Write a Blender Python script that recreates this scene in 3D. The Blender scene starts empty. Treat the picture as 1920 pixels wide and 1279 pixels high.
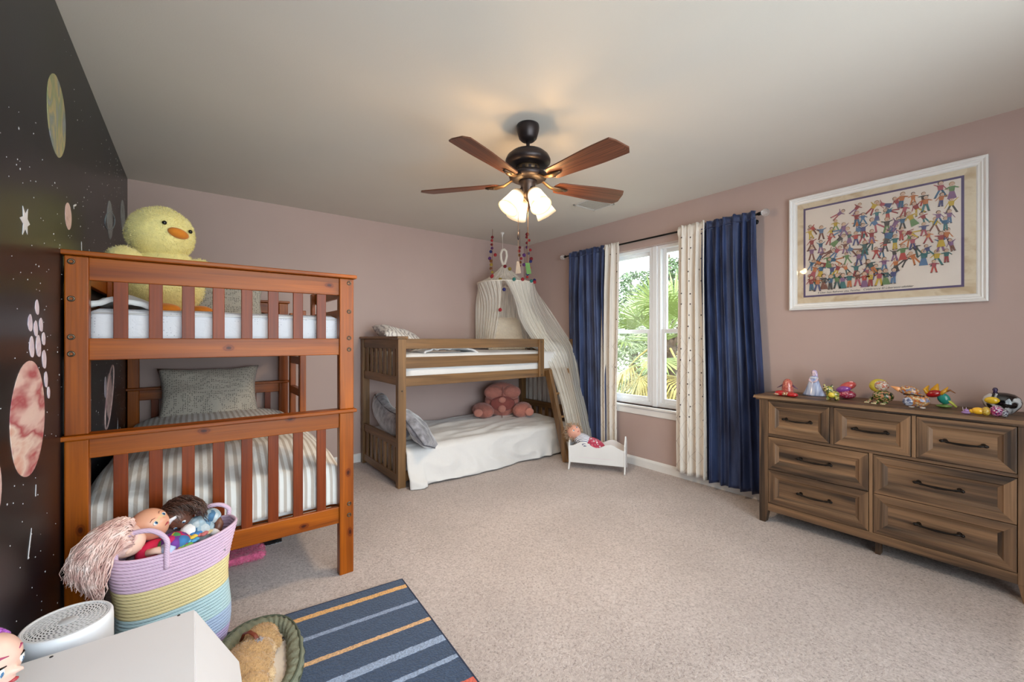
import bpy, bmesh, math, random
from mathutils import Vector, Matrix, noise, Euler
SC = bpy.context.scene
COL = SC.collection
PI = math.pi
def lin(c):
    c = c / 255.0
    return c / 12.92 if c <= 0.04045 else ((c + 0.055) / 1.055) ** 2.4
def rgb(c): return (lin(c[0]), lin(c[1]), lin(c[2]), 1.0)

# ------------------------------------------------------------------ camera
cam_d = bpy.data.cameras.new('camera')
cam = bpy.data.objects.new('camera', cam_d); COL.objects.link(cam)
cam_d.sensor_fit = 'HORIZONTAL'; cam_d.sensor_width = 36.0
cam_d.lens = 785.0 / 1920.0 * 36.0
cam_d.shift_y = -3.5 / 1920.0
cam_d.clip_start = 0.02; cam_d.clip_end = 300
cam.location = (0, 0, 1.23)
cam.rotation_euler = (PI / 2, 0, -math.atan2(599, 785))
SC.camera = cam

# ------------------------------------------------------------------ world, sun, exposure
W = bpy.data.worlds.new('world'); SC.world = W; W.use_nodes = True
nt = W.node_tree; nt.nodes.clear()
wo = nt.nodes.new('ShaderNodeOutputWorld'); bg = nt.nodes.new('ShaderNodeBackground')
tc = nt.nodes.new('ShaderNodeTexCoord'); mp = nt.nodes.new('ShaderNodeMapping'); mp.inputs['Scale'].default_value = (1.5, 1.5, 4)
ns = nt.nodes.new('ShaderNodeTexNoise'); ns.inputs['Scale'].default_value = 1.6; ns.inputs['Detail'].default_value = 5
rp = nt.nodes.new('ShaderNodeValToRGB')
rp.color_ramp.elements[0].position = .35; rp.color_ramp.elements[0].color = (.76, .87, 1.0, 1)
rp.color_ramp.elements[1].position = .6; rp.color_ramp.elements[1].color = (.90, .955, 1, 1)
nt.links.new(tc.outputs['Generated'], mp.inputs[0]); nt.links.new(mp.outputs[0], ns.inputs[0])
nt.links.new(ns.outputs[0], rp.inputs[0]); nt.links.new(rp.outputs[0], bg.inputs[0]); nt.links.new(bg.outputs[0], wo.inputs[0])
bg.inputs[1].default_value = 5.0
SUN = bpy.data.lights.new('sun', 'SUN'); SUN.energy = 3.2; SUN.angle = math.radians(1.5); SUN.color = (1, .95, .85)
so = bpy.data.objects.new('sun', SUN); COL.objects.link(so); so.location = (-4, 0, 12)
so.rotation_euler = Vector((0.62, 0.30, -0.75)).to_track_quat('-Z', 'Y').to_euler()
def portal(name, loc, rot, sx, sy):
    L = bpy.data.lights.new(name, 'AREA'); L.shape = 'RECTANGLE'; L.size = sx; L.size_y = sy; L.cycles.is_portal = True
    o = bpy.data.objects.new(name, L); COL.objects.link(o); o.location = loc; o.rotation_euler = rot
portal('sky_portal', (3.61, 2.345, 1.35), (0, PI / 2, 0), 1.53, 1.58)
portal('sky_portal', (1.05, -0.86, 1.30), (PI / 2, 0, 0), 2.7, 2.0)  # portal at the added window behind the camera
SC.view_settings.view_transform = 'Standard'; SC.view_settings.look = 'None'
SC.view_settings.gamma = 1.0; SC.view_settings.use_curve_mapping = False
SC.view_settings.exposure = 0.95
SC.cycles.max_bounces = 10; SC.cycles.diffuse_bounces = 6; SC.cycles.transparent_max_bounces = 16
SC.cycles.sample_clamp_indirect = 6.0
SC.cycles.use_denoising = True

# ------------------------------------------------------------------ materials
MATS = {}
def newmat(name):
    m = bpy.data.materials.new(name); m.use_nodes = True
    n = m.node_tree; b = n.nodes['Principled BSDF']
    MATS[name] = m
    return m, n, b
def node(n, t, **kw):
    x = n.nodes.new(t)
    for k, v in kw.items():
        if k.startswith('i_'): x.inputs[k[2:].replace('_', ' ')].default_value = v
        else: setattr(x, k, v)
    return x
def ramp(n, stops, interp='LINEAR'):
    r = n.nodes.new('ShaderNodeValToRGB'); e = r.color_ramp.elements; r.color_ramp.interpolation = interp
    while len(e) > 1: e.remove(e[-1])
    e[0].position = stops[0][0]; e[0].color = stops[0][1]
    for p, c in stops[1:]:
        k = e.new(p); k.color = c
    return r
def coords(n, scale=(1, 1, 1), rnd=0.0, kind='Object'):
    t = node(n, 'ShaderNodeTexCoord'); mp = node(n, 'ShaderNodeMapping'); mp.inputs['Scale'].default_value = scale
    src = t.outputs[kind]
    if rnd:
        oi = node(n, 'ShaderNodeObjectInfo'); mu = node(n, 'ShaderNodeMath', operation='MULTIPLY'); mu.inputs[1].default_value = rnd
        n.links.new(oi.outputs['Random'], mu.inputs[0])
        ad = node(n, 'ShaderNodeVectorMath', operation='ADD'); n.links.new(src, ad.inputs[0]); n.links.new(mu.outputs[0], ad.inputs[1]); src = ad.outputs[0]
    n.links.new(src, mp.inputs[0])
    return mp.outputs[0]
def bumpnode(n, b, src, strength, dist=0.01):
    bm = node(n, 'ShaderNodeBump'); bm.inputs['Strength'].default_value = strength; bm.inputs['Distance'].default_value = dist
    n.links.new(src, bm.inputs['Height']); n.links.new(bm.outputs[0], b.inputs['Normal'])
def mixc(n, fac, c1, c2, mode='MIX'):
    m = node(n, 'ShaderNodeMix', data_type='RGBA', blend_type=mode)
    for s, v in ((m.inputs[0], fac), (m.inputs[6], c1), (m.inputs[7], c2)):
        if hasattr(v, 'is_output'): n.links.new(v, s)
        else: s.default_value = v
    return m.outputs[2]
def plain(name, c, rough=.5, metal=0., var=0.08, vs=8., bump=0., bs=60., bd=.004, sheen=0., spec=None, coat=0.):
    if name in MATS: return MATS[name]
    m, n, b = newmat(name)
    b.inputs['Roughness'].default_value = rough; b.inputs['Metallic'].default_value = metal
    if spec is not None: b.inputs['Specular IOR Level'].default_value = spec
    if coat: b.inputs['Coat Weight'].default_value = coat
    if sheen:
        b.inputs['Sheen Weight'].default_value = sheen; b.inputs['Sheen Roughness'].default_value = .4
    co = coords(n)
    nz = node(n, 'ShaderNodeTexNoise', i_Scale=vs, i_Detail=4.0); n.links.new(co, nz.inputs[0])
    c = rgb(c)
    lo = tuple(x * (1 - var) for x in c[:3]) + (1,); hi = tuple(min(1, x * (1 + var)) for x in c[:3]) + (1,)
    r = ramp(n, [(.3, lo), (.7, hi)]); n.links.new(nz.outputs[0], r.inputs[0]); n.links.new(r.outputs[0], b.inputs['Base Color'])
    if bump:
        n2 = node(n, 'ShaderNodeTexNoise', i_Scale=bs, i_Detail=3.0); n.links.new(co, n2.inputs[0]); bumpnode(n, b, n2.outputs[0], bump, bd)
    return m
def wood(name, c1, c2, axis, rough=.4, knots=0.0, kpts=(), fine=.5, contrast=1.0, coat=0.0, across=9.0):
    if name in MATS: return MATS[name]
    m, n, b = newmat(name)
    b.inputs['Roughness'].default_value = rough
    if coat: b.inputs['Coat Weight'].default_value = coat; b.inputs['Coat Roughness'].default_value = .25
    s = [across] * 3; s[axis] = .55
    co = coords(n, s, 13.0)
    nz = node(n, 'ShaderNodeTexNoise', i_Scale=1.6, i_Detail=6.0, i_Distortion=.7); n.links.new(co, nz.inputs[0])
    r = ramp(n, [(.5 - .22 / contrast, rgb(c1)), (.5 + .2 / contrast, rgb(c2))]); n.links.new(nz.outputs[0], r.inputs[0])
    s2 = [130.] * 3; s2[axis] = 3.
    co2 = coords(n, s2, 7.0)
    n2 = node(n, 'ShaderNodeTexNoise', i_Scale=1.0, i_Detail=3.0); n.links.new(co2, n2.inputs[0])
    g = 1 - .45 * fine
    r2 = ramp(n, [(.35, (g, g, g, 1)), (.6, (1, 1, 1, 1))]); n.links.new(n2.outputs[0], r2.inputs[0])
    out = mixc(n, 1.0, r.outputs[0], r2.outputs[0], 'MULTIPLY')
    if knots:
        s3 = [7.] * 3; s3[axis] = 2.4
        co3 = coords(n, s3, 5.0)
        vo = node(n, 'ShaderNodeTexVoronoi', i_Scale=.62); n.links.new(co3, vo.inputs[0])
        r3 = ramp(n, [(.0, (.06, .025, .015, 1)), (.045 * knots, (.12, .05, .03, 1)), (.075 * knots, (.55, .42, .35, 1)), (.13 * knots, (1, 1, 1, 1))]); n.links.new(vo.outputs['Distance'], r3.inputs[0])
        out = mixc(n, 1.0, out, r3.outputs[0], 'MULTIPLY')
    for kx, kz in kpts:
        tk = node(n, 'ShaderNodeTexCoord'); sk = node(n, 'ShaderNodeVectorMath', operation='SUBTRACT'); sk.inputs[1].default_value = (kx, -.95, kz); n.links.new(tk.outputs['Object'], sk.inputs[0])
        mk = node(n, 'ShaderNodeVectorMath', operation='MULTIPLY'); mk.inputs[1].default_value = [(45, 4, 75), (4, 45, 75), (75, 4, 45)][axis]; n.links.new(sk.outputs[0], mk.inputs[0])
        nk = node(n, 'ShaderNodeTexNoise', i_Scale=40.0); n.links.new(tk.outputs['Object'], nk.inputs[0])
        lk = node(n, 'ShaderNodeVectorMath', operation='LENGTH'); n.links.new(mk.outputs[0], lk.inputs[0])
        ak = node(n, 'ShaderNodeMath', operation='MULTIPLY_ADD'); ak.inputs[1].default_value = .5; n.links.new(nk.outputs[0], ak.inputs[0]); n.links.new(lk.outputs['Value'], ak.inputs[2])
        sc_ = node(n, 'ShaderNodeMath', operation='MULTIPLY'); sc_.inputs[1].default_value = .4; n.links.new(ak.outputs[0], sc_.inputs[0])
        rk = ramp(n, [(.16, (.16, .09, .07, 1)), (.28, (.30, .18, .14, 1)), (.36, (.75, .62, .55, 1)), (.44, (.55, .42, .36, 1)), (.56, (.95, .9, .88, 1)), (.75, (1, 1, 1, 1))]); n.links.new(sc_.outputs[0], rk.inputs[0])
        out = mixc(n, 1.0, out, rk.outputs[0], 'MULTIPLY')
    n.links.new(out, b.inputs['Base Color'])
    bumpnode(n, b, n2.outputs[0], .12, .002)
    return m
def attrmat(name, rough=.5, attr='Col', bump=0., bs=120., sheen=0., emis=0.):
    if name in MATS: return MATS[name]
    m, n, b = newmat(name); b.inputs['Roughness'].default_value = rough
    a = node(n, 'ShaderNodeAttribute', attribute_name=attr); n.links.new(a.outputs[0], b.inputs['Base Color'])
    if sheen: b.inputs['Sheen Weight'].default_value = sheen
    if bump:
        co = coords(n); n2 = node(n, 'ShaderNodeTexNoise', i_Scale=bs, i_Detail=3.0); n.links.new(co, n2.inputs[0]); bumpnode(n, b, n2.outputs[0], bump, .004)
    return m
def glassmat(name, tint=(1, 1, 1, 1), refl=.5, rough=0.02, base=.04):
    m, n, b = newmat(name); n.nodes.remove(b)
    tr = node(n, 'ShaderNodeBsdfTransparent'); tr.inputs[0].default_value = tint
    gl = node(n, 'ShaderNodeBsdfGlossy'); gl.inputs['Roughness'].default_value = rough
    fr = node(n, 'ShaderNodeFresnel'); fr.inputs[0].default_value = 1.45
    mu = node(n, 'ShaderNodeMath', operation='MULTIPLY_ADD'); mu.inputs[1].default_value = refl; mu.inputs[2].default_value = base * 0
    n.links.new(fr.outputs[0], mu.inputs[0])
    mx = node(n, 'ShaderNodeMixShader'); n.links.new(mu.outputs[0], mx.inputs[0]); n.links.new(tr.outputs[0], mx.inputs[1]); n.links.new(gl.outputs[0], mx.inputs[2])
    n.links.new(mx.outputs[0], n.nodes['Material Output'].inputs[0])
    return m

# ------------------------------------------------------------------ mesh builder
class MB:
    def __init__(s): s.v = []; s.f = []; s.uv = {}; s.mi = []; s.col = []; s.c = None; s.m = 0
    def add(s, vs, fs, uvs=None):
        k = len(s.v); s.v += [Vector(p) for p in vs]
        if uvs:
            for i, q in enumerate(uvs): s.uv[k + i] = q
        if s.c is not None or s.col: s.col += [s.c or (1, 1, 1, 1)] * len(vs)
        for f in fs: s.f.append([k + i for i in f]); s.mi.append(s.m)
        return s
    def box(s, x0, x1, y0, y1, z0, z1):
        return s.hexa([(x0, y0, z0), (x1, y0, z0), (x1, y1, z0), (x0, y1, z0), (x0, y0, z1), (x1, y0, z1), (x1, y1, z1), (x0, y1, z1)])
    def hexa(s, p): return s.add(p, [(3, 2, 1, 0), (4, 5, 6, 7), (0, 1, 5, 4), (1, 2, 6, 5), (2, 3, 7, 6), (3, 0, 4, 7)])
    def beam(s, p, q, w, h, up=(0, 0, 1)):
        p = Vector(p); q = Vector(q); d = (q - p).normalized(); u = Vector(up); r = d.cross(u).normalized() * w / 2; u = r.normalized().cross(d).normalized() * h / 2
        return s.hexa([p - r - u, p + r - u, q + r - u, q - r - u, p - r + u, p + r + u, q + r + u, q - r + u])
    def tube(s, path, r, n=8, caps=True, closed=False, flat=1.0):
        path = [Vector(p) for p in path]; N = len(path)
        rs = r if hasattr(r, '__len__') else [r] * N
        up = Vector((0, 0, 1)); vs = []; fs = []
        prev = None
        for i, p in enumerate(path):
            a = path[(i - 1) % N] if (i > 0 or closed) else p; b = path[(i + 1) % N] if (i < N - 1 or closed) else p
            d = (b - a); d = d.normalized() if d.length > 1e-9 else Vector((0, 0, 1))
            if prev is None:
                x = d.cross(up)
                if x.length < .05: x = d.cross(Vector((1, 0, 0)))
            else: x = prev - d * prev.dot(d)
            x.normalize(); prev = x; y = d.cross(x)
            for k in range(n):
                t = 2 * PI * k / n; vs.append(p + x * math.cos(t) * rs[i] + y * math.sin(t) * rs[i] * flat)
        M = N if closed else N - 1
        for i in range(M):
            for k in range(n):
                a = i * n + k; b = i * n + (k + 1) % n; j = ((i + 1) % N) * n
                fs.append((a, b, j + (k + 1) % n, j + k))
        if caps and not closed: fs.append(tuple(range(n))[::-1]); fs.append(tuple((N - 1) * n + k for k in range(n)))
        return s.add(vs, fs)
    def cyl(s, p, q, r0, r1=None, n=16): return s.tube([p, q], [r0, r0 if r1 is None else r1], n)
    def lathe(s, prof, c=(0, 0, 0), n=24, R=None, sx=1, sy=1):
        c = Vector(c); vs = []; fs = []; uv = []
        R = R or Matrix.Identity(3)
        for j, (r, z) in enumerate(prof):
            for k in range(n):
                t = 2 * PI * k / n; vs.append(c + R @ Vector((r * math.cos(t) * sx, r * math.sin(t) * sy, z))); uv.append((k / n, j / max(1, len(prof) - 1)))
        for j in range(len(prof) - 1):
            for k in range(n): fs.append((j * n + k, j * n + (k + 1) % n, (j + 1) * n + (k + 1) % n, (j + 1) * n + k))
        if prof[0][0] > 1e-5: fs.append(tuple(range(n))[::-1])
        if prof[-1][0] > 1e-5: fs.append(tuple((len(prof) - 1) * n + k for k in range(n)))
        return s.add(vs, fs, uv)
    def ell(s, c, r, R=None, nu=20, nv=12, fn=None):
        c = Vector(c); R = R or Matrix.Identity(3)
        if not hasattr(r, '__len__'): r = (r, r, r)
        vs = []; fs = []; uv = []
        for j in range(nv + 1):
            ph = -PI / 2 + PI * j / nv
            for k in range(nu):
                t = 2 * PI * k / nu; u = Vector((math.cos(ph) * math.cos(t), math.cos(ph) * math.sin(t), math.sin(ph)))
                q = Vector((u.x * r[0], u.y * r[1], u.z * r[2]))
                if fn: q = fn(u, q)
                vs.append(c + R @ q); uv.append((k / nu, j / nv))
        for j in range(nv):
            for k in range(nu): fs.append((j * nu + k, j * nu + (k + 1) % nu, (j + 1) * nu + (k + 1) % nu, (j + 1) * nu + k))
        return s.add(vs, fs, uv)
    def grid(s, fn, nu, nv, cu=False):
        vs = []; fs = []; uv = []; NU = nu if cu else nu + 1
        for j in range(nv + 1):
            for i in range(NU):
                u = i / nu; v = j / nv; vs.append(Vector(fn(u, v))); uv.append((u, v))
        for j in range(nv):
            for i in range(nu):
                a = j * NU + i; b = j * NU + (i + 1) % NU; fs.append((a, b, b + NU, a + NU))
        return s.add(vs, fs, uv)
    def prism(s, pts, off):
        off = Vector(off); a = [Vector(p) for p in pts]; n = len(a); k = list(range(n))
        return s.add(a + [p + off for p in a], [tuple(k)[::-1], tuple(n + i for i in k)] + [(i, (i + 1) % n, n + (i + 1) % n, n + i) for i in k])
    def xf(s, M, i0=0):
        for i in range(i0, len(s.v)): s.v[i] = M @ s.v[i]
        return s
    def fuzz(s, n, L, wd, seed=1, droop=.4):
        rnd = random.Random(seed); k0 = len(s.f); fs = s.f[:]
        ar = []; tot = 0
        for f in fs:
            a = ((s.v[f[1]] - s.v[f[0]]).cross(s.v[f[2]] - s.v[f[0]])).length; tot += a; ar.append(tot)
        import bisect
        for i in range(n):
            f = fs[min(len(fs) - 1, bisect.bisect(ar, rnd.random() * tot))]
            if len(f) < 3: continue
            a, b, c = s.v[f[0]], s.v[f[1]], s.v[f[2]]; d = s.v[f[-1]]
            u, w = rnd.random(), rnd.random()
            p = a * (1 - u) * (1 - w) + b * u * (1 - w) + c * u * w + d * (1 - u) * w
            nn = (b - a).cross(c - a)
            if nn.length < 1e-12: continue
            nn.normalize()
            t = Vector((rnd.uniform(-1, 1), rnd.uniform(-1, 1), rnd.uniform(-1, 1)))
            sd = nn.cross(t)
            if sd.length < .05: continue
            sd.normalize()
            tip = p + (nn + t * .55 + Vector((0, 0, -droop))).normalized() * L * rnd.uniform(.6, 1.2)
            s.add([p - sd * wd, p + sd * wd, tip], [(0, 1, 2)])
        return s
    def build(s, name, mat, parent=None, smooth=False, bevel=0., sub=0, solid=0., org=None, weld=False):
        me = bpy.data.meshes.new(name)
        if parent is not None: o0 = ORG[parent.name]
        elif org is not None: o0 = Vector(org)
        else:
            xs = [p.x for p in s.v]; ys = [p.y for p in s.v]; o0 = Vector(((min(xs) + max(xs)) / 2, (min(ys) + max(ys)) / 2, min(p.z for p in s.v)))
        me.from_pydata([tuple(p - o0) for p in s.v], [], s.f)
        for mm in (mat if isinstance(mat, (list, tuple)) else [mat]): me.materials.append(mm)
        if any(s.mi): me.polygons.foreach_set('material_index', s.mi)
        if s.uv:
            ul = me.uv_layers.new(name='UVMap')
            for lp in me.loops: ul.data[lp.index].uv = s.uv.get(lp.vertex_index, (0, 0))
        if s.col:
            ca = me.color_attributes.new('Col', 'FLOAT_COLOR', 'POINT')
            ca.data.foreach_set('color', [x for c in s.col for x in c])
        if weld:
            bm = bmesh.new(); bm.from_mesh(me); bmesh.ops.remove_doubles(bm, verts=bm.verts, dist=1e-5); bmesh.ops.recalc_face_normals(bm, faces=bm.faces); bm.to_mesh(me); bm.free()
        if smooth: me.polygons.foreach_set('use_smooth', [True] * len(me.polygons))
        me.update()
        o = bpy.data.objects.new(name, me); COL.objects.link(o); ORG[o.name] = o0
        if parent is not None: o.parent = parent
        else: o.location = o0
        if solid:
            md = o.modifiers.new('solid', 'SOLIDIFY'); md.thickness = solid; md.offset = 0
        if bevel:
            md = o.modifiers.new('bevel', 'BEVEL'); md.width = bevel; md.segments = 2; md.limit_method = 'ANGLE'; md.angle_limit = math.radians(40)
        if sub:
            md = o.modifiers.new('sub', 'SUBSURF'); md.levels = sub; md.render_levels = sub
        return o
ORG = {}
def tag(o, label=None, cat=None, group=None, kind=None):
    if label: o['label'] = label
    if cat: o['category'] = cat
    if group: o['group'] = group
    if kind: o['kind'] = kind
    return o
def thing(name, loc, label, cat, group=None):
    o = bpy.data.objects.new(name, None); COL.objects.link(o); o.location = loc; o.empty_display_size = .05
    ORG[o.name] = Vector(loc)
    return tag(o, label, cat, group)
def bx(name, mat, parent, x0, x1, y0, y1, z0, z1, bevel=.003, **kw):
    return MB().box(x0, x1, y0, y1, z0, z1).build(name, mat, parent, bevel=bevel, **kw)
def nz(p, s=1.0, seed=0.0): return noise.noise(Vector((p[0] * s + seed * 7.3, p[1] * s - seed * 3.1, p[2] * s + seed)))
def rotm(ax, deg): return Matrix.Rotation(math.radians(deg), 3, ax)
def frame3(zdir, xhint=(1, 0, 0)):
    z = Vector(zdir).normalized(); x = Vector(xhint); x = (x - z * x.dot(z)).normalized(); y = z.cross(x)
    return Matrix((x, y, z)).transposed()
def smooth01(t): t = max(0., min(1., t)); return t * t * (3 - 2 * t)
# ------------------------------------------------------------------ the room shell
XL, XR, YB, YF, H = -0.39, 3.45, 4.27, -0.70, 2.44
m_wall = plain('mauve wall paint', (182, 159, 152), rough=.55, var=.02, vs=3, bump=.06, bs=260, bd=.002)
m_ceil = plain('flat ceiling paint', (212, 206, 197), rough=.85, var=.015, vs=2, bump=.12, bs=160, bd=.003)
m_white = plain('white trim paint', (228, 226, 224), rough=.35, var=.02)
def carpet_mat():
    m, n, b = newmat('beige cut pile carpet'); b.inputs['Roughness'].default_value = .95
    b.inputs['Sheen Weight'].default_value = .25
    co = coords(n)
    a = node(n, 'ShaderNodeTexNoise', i_Scale=95.0, i_Detail=4.0, i_Roughness=.75); n.links.new(co, a.inputs[0])
    r = ramp(n, [(.28, rgb((132, 116, 110))), (.45, rgb((194, 178, 172))), (.7, rgb((226, 212, 207)))]); n.links.new(a.outputs[0], r.inputs[0])
    c = node(n, 'ShaderNodeTexNoise', i_Scale=1.6, i_Detail=3.0, i_Distortion=.4); n.links.new(co, c.inputs[0])
    r2 = ramp(n, [(.35, (.86, .85, .84, 1)), (.65, (1, 1, 1, 1))]); n.links.new(c.outputs[0], r2.inputs[0])
    n.links.new(mixc(n, 1.0, r.outputs[0], r2.outputs[0], 'MULTIPLY'), b.inputs['Base Color'])
    bumpnode(n, b, a.outputs[0], .9, .012)
    return m
m_carpet = carpet_mat()
def struct(name, b, m, parent=None, **kw):
    o = b.build(name, m, parent, **kw)
    if parent is None: o['kind'] = 'structure'
    return o
T = .15
struct('floor', MB().box(XL - T, XR + T, YF - T, YB + T, -.12, 0), m_carpet)
struct('ceiling', MB().box(XL - T, XR + T, YF - T, YB + T, H, H + .12), m_ceil)
struct('wall_back', MB().box(XL - T, XR + T, YB, YB + T, 0, H), m_wall)
WY0, WY1, WZ0, WZ1 = 1.555, 3.135, .585, 2.115
b = MB()
b.box(XR, XR + T, YF, WY0, 0, H); b.box(XR, XR + T, WY1, YB, 0, H); b.box(XR, XR + T, WY0, WY1, 0, WZ0); b.box(XR, XR + T, WY0, WY1, WZ1, H)
struct('wall_right', b, m_wall)
FX0, FX1, FZ0, FZ1 = -.30, 2.40, .30, 2.32  # opening for the added fill window
b = MB()
b.box(XL - T, FX0, YF - T, YF, 0, H); b.box(FX1, XR + T, YF - T, YF, 0, H); b.box(FX0, FX1, YF - T, YF, 0, FZ0); b.box(FX0, FX1, YF - T, YF, FZ1, H)
struct('wall_front', b, m_wall)
def mural_mat():
    m, n, b = newmat('black satin mural paint'); b.inputs['Roughness'].default_value = .32
    b.inputs['Specular IOR Level'].default_value = .30
    co = coords(n)
    a = node(n, 'ShaderNodeTexNoise', i_Scale=1.1, i_Detail=3.0); n.links.new(co, a.inputs[0])
    r = ramp(n, [(.4, rgb((9, 9, 13))), (.62, rgb((18, 20, 32)))]); n.links.new(a.outputs[0], r.inputs[0])
    n.links.new(r.outputs[0], b.inputs['Base Color'])
    n2 = node(n, 'ShaderNodeTexNoise', i_Scale=180.0); n.links.new(co, n2.inputs[0]); bumpnode(n, b, n2.outputs[0], .05, .002)
    return m
wl = struct('wall_left', MB().box(XL - T, XL, YF, YB, 0, H), mural_mat(), org=(XL, 2, 0))
# painted planets: thin painted patches standing a hair proud of the wall
def planet_mat(name, cols, scale=(14, 3, 10), dist=1.2, z=1.0):
    m, n, b = newmat(name); b.inputs['Roughness'].default_value = .45
    co = coords(n, scale)
    a = node(n, 'ShaderNodeTexNoise', i_Scale=1.0, i_Detail=4.0, i_Distortion=dist); n.links.new(co, a.inputs[0])
    k = len(cols); r = ramp(n, [(.3 + .4 * i / (k - 1), rgb(c)) for i, c in enumerate(cols)]); n.links.new(a.outputs[0], r.inputs[0])
    n.links.new(r.outputs[0], b.inputs['Base Color'])
    return m
pm_earth = planet_mat('painted green planet', [(150, 150, 176), (138, 150, 112), (184, 170, 122), (128, 140, 132), (166, 160, 180)], (1, 9, 5))
pm_pink = planet_mat('painted striped planet', [(214, 140, 138), (236, 206, 196), (232, 198, 190), (178, 84, 92), (238, 214, 202), (214, 150, 132), (240, 220, 208)], (1, 1.6, 6.5), .25)
pm_blush = planet_mat('painted blush planet', [(200, 165, 160), (222, 190, 185), (180, 140, 140)], (1, 6, 12))
pm_grey = planet_mat('painted grey planet', [(110, 120, 128), (150, 160, 164), (96, 104, 112)], (1, 6, 9))
pm_pale = planet_mat('painted pale blob', [(205, 190, 210), (228, 215, 225), (190, 175, 200)], (1, 14, 14))
pm_star = plain('painted white star', (215, 215, 220), rough=.5, var=.1)
def disc(name, cy, cz, ry, rz, m, rot=0, label=None, wob=.03, n=40, x=XL + .0012):
    pts = []
    for k in range(n):
        t = 2 * PI * k / n; w = 1 + wob * noise.noise(Vector((math.cos(t) * 1.5 + cy, math.sin(t) * 1.5 + cz, cy * 3)))
        y, z = ry * math.cos(t) * w, rz * math.sin(t) * w
        c, s = math.cos(rot), math.sin(rot); pts.append((x, cy + y * c - z * s, cz + y * s + z * c))
    o = MB().prism(pts, (-.0018, 0, 0)).build(name, m, wl)
    if label: o['label'] = label
    return o
disc('painted_planet', 2.20, 2.035, .130, .142, pm_earth, label='pale green and blue painted planet')
disc('painted_planet', 1.875, .992, .165, .172, pm_pink, label='large pink striped painted planet')
disc('painted_planet', 2.375, 1.715, .052, .052, pm_blush, label='small blush painted planet')
disc('painted_planet', 1.50, .86, .145, .13, pm_blush, label='pink painted planet at the picture edge')
p = disc('painted_planet', 3.42, 1.937, .105, .112, pm_grey, label='grey ringed painted planet')
disc('painted_planet', 4.0, 2.10, .11, .105, pm_grey, label='grey painted planet in the corner')
def ring(cy, cz, ry, rz, rot, m):
    path = []
    for k in range(40):
        t = 2 * PI * k / 40; y, z = ry * math.cos(t), rz * math.sin(t); path.append((XL + .0005, cy + y * math.cos(rot) - z * math.sin(rot), cz + y * math.sin(rot) + z * math.cos(rot)))
    return MB().tube(path, .0045, 6, closed=True).build('planet_ring', m, wl)
ring(3.42, 1.93, .19, .05, .25, pm_grey)
disc('painted_planet', 3.40, .895, .10, .135, pm_blush, label='ringed blush painted planet low behind the bunk')
ring(3.40, .895, .22, .09, .85, pm_blush)
disc('painted_planet', 3.26, .96, .03, .06, pm_pale)
for cy, cz, ry, rz in [(1.957, 1.330, .020, .024), (1.886, 1.278, .022, .026), (2.0, 1.276, .020, .023), (1.943, 1.262, .021, .025), (2.03, 1.231, .020, .022), (1.902, 1.205, .024, .033), (1.972, 1.207, .027, .036), (2.037, 1.163, .024, .032), (2.058, 1.095, .019, .028), (2.09, 1.048, .016, .021)]:
    disc('painted_blob', cy, cz, ry, rz, pm_pale, rot=.2, n=18, wob=.2)
def star(cy, cz, R, n=8, seed=1):
    rnd = random.Random(seed); pts = []
    for k in range(2 * n):
        t = PI * k / n; r = R * (rnd.uniform(.75, 1.1) if k % 2 == 0 else .42); pts.append((XL + .001, cy + r * math.cos(t), cz + r * math.sin(t)))
    MB().prism(pts, (-.0016, 0, 0)).build('painted_star', pm_star, wl)
star(1.84, 1.575, .052, 6, 3)
def comet(y0, z0, y1, z1, w):
    d = Vector((0, y1 - y0, z1 - z0)); s = Vector((0, -d.z, d.y)).normalized() * w
    a = Vector((XL + .001, y0, z0)); e = a + d
    MB().prism([a, a + d * .2 + s * .6, e + s * -.2 + d * -.05, e + s, e - s + d * .03, a + d * .5 - s * .7], (-.0016, 0, 0)).build('painted_comet', pm_star, wl)
comet(1.90, .655, 1.872, .575, .007); comet(1.945, .775, 1.945, .74, .004); comet(2.52, 1.80, 2.47, 1.775, .008)
comet(2.62, 1.66, 2.63, 1.62, .006); comet(2.80, 1.65, 2.80, 1.605, .008); comet(2.62, 1.53, 2.62, 1.5, .005)
comet(3.75, .70, 3.75, .62, .012)
rnd = random.Random(11); b = MB()
for i in range(1500):
    y = rnd.uniform(.3, 4.2); z = rnd.uniform(.05, 2.4)
    if noise.noise(Vector((y * 1.6, z * 1.6, 4))) < rnd.uniform(-.45, .35): continue
    r = rnd.choice([.001, .0011, .0013, .0016, .002, .003]); n = 6
    b.prism([(XL + .0008, y + r * math.cos(2 * PI * k / n), z + r * math.sin(2 * PI * k / n)) for k in range(n)], (-.0012, 0, 0))
tag(b.build('star_specks', pm_star, wl), kind='stuff')

# baseboards with a small moulded top
def baseboard(name, p, q, out):
    p = Vector(p); q = Vector(q); o = Vector(out)
    prof = [(0, 0), (.013, 0), (.013, .062), (.009, .074), (.005, .082), (0, .084)]
    b = MB(); n = len(prof)
    b.add([p + o * a + Vector((0, 0, z)) for a, z in prof] + [q + o * a + Vector((0, 0, z)) for a, z in prof],
          [tuple(range(n)), tuple(range(2 * n - 1, n - 1, -1))] + [(i, n + i, n + (i + 1) % n, (i + 1) % n) for i in range(n)])
    return struct(name, b, m_white)
baseboard('baseboard_right', (XR, YF, 0), (XR, YB, 0), (-1, 0, 0))
baseboard('baseboard_back', (XL, YB, 0), (XR, YB, 0), (0, -1, 0))
baseboard('baseboard_left', (XL, YF, 0), (XL, YB, 0), (1, 0, 0))
baseboard('baseboard_front', (XL, YF, 0), (XR, YF, 0), (0, 1, 0))

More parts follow.
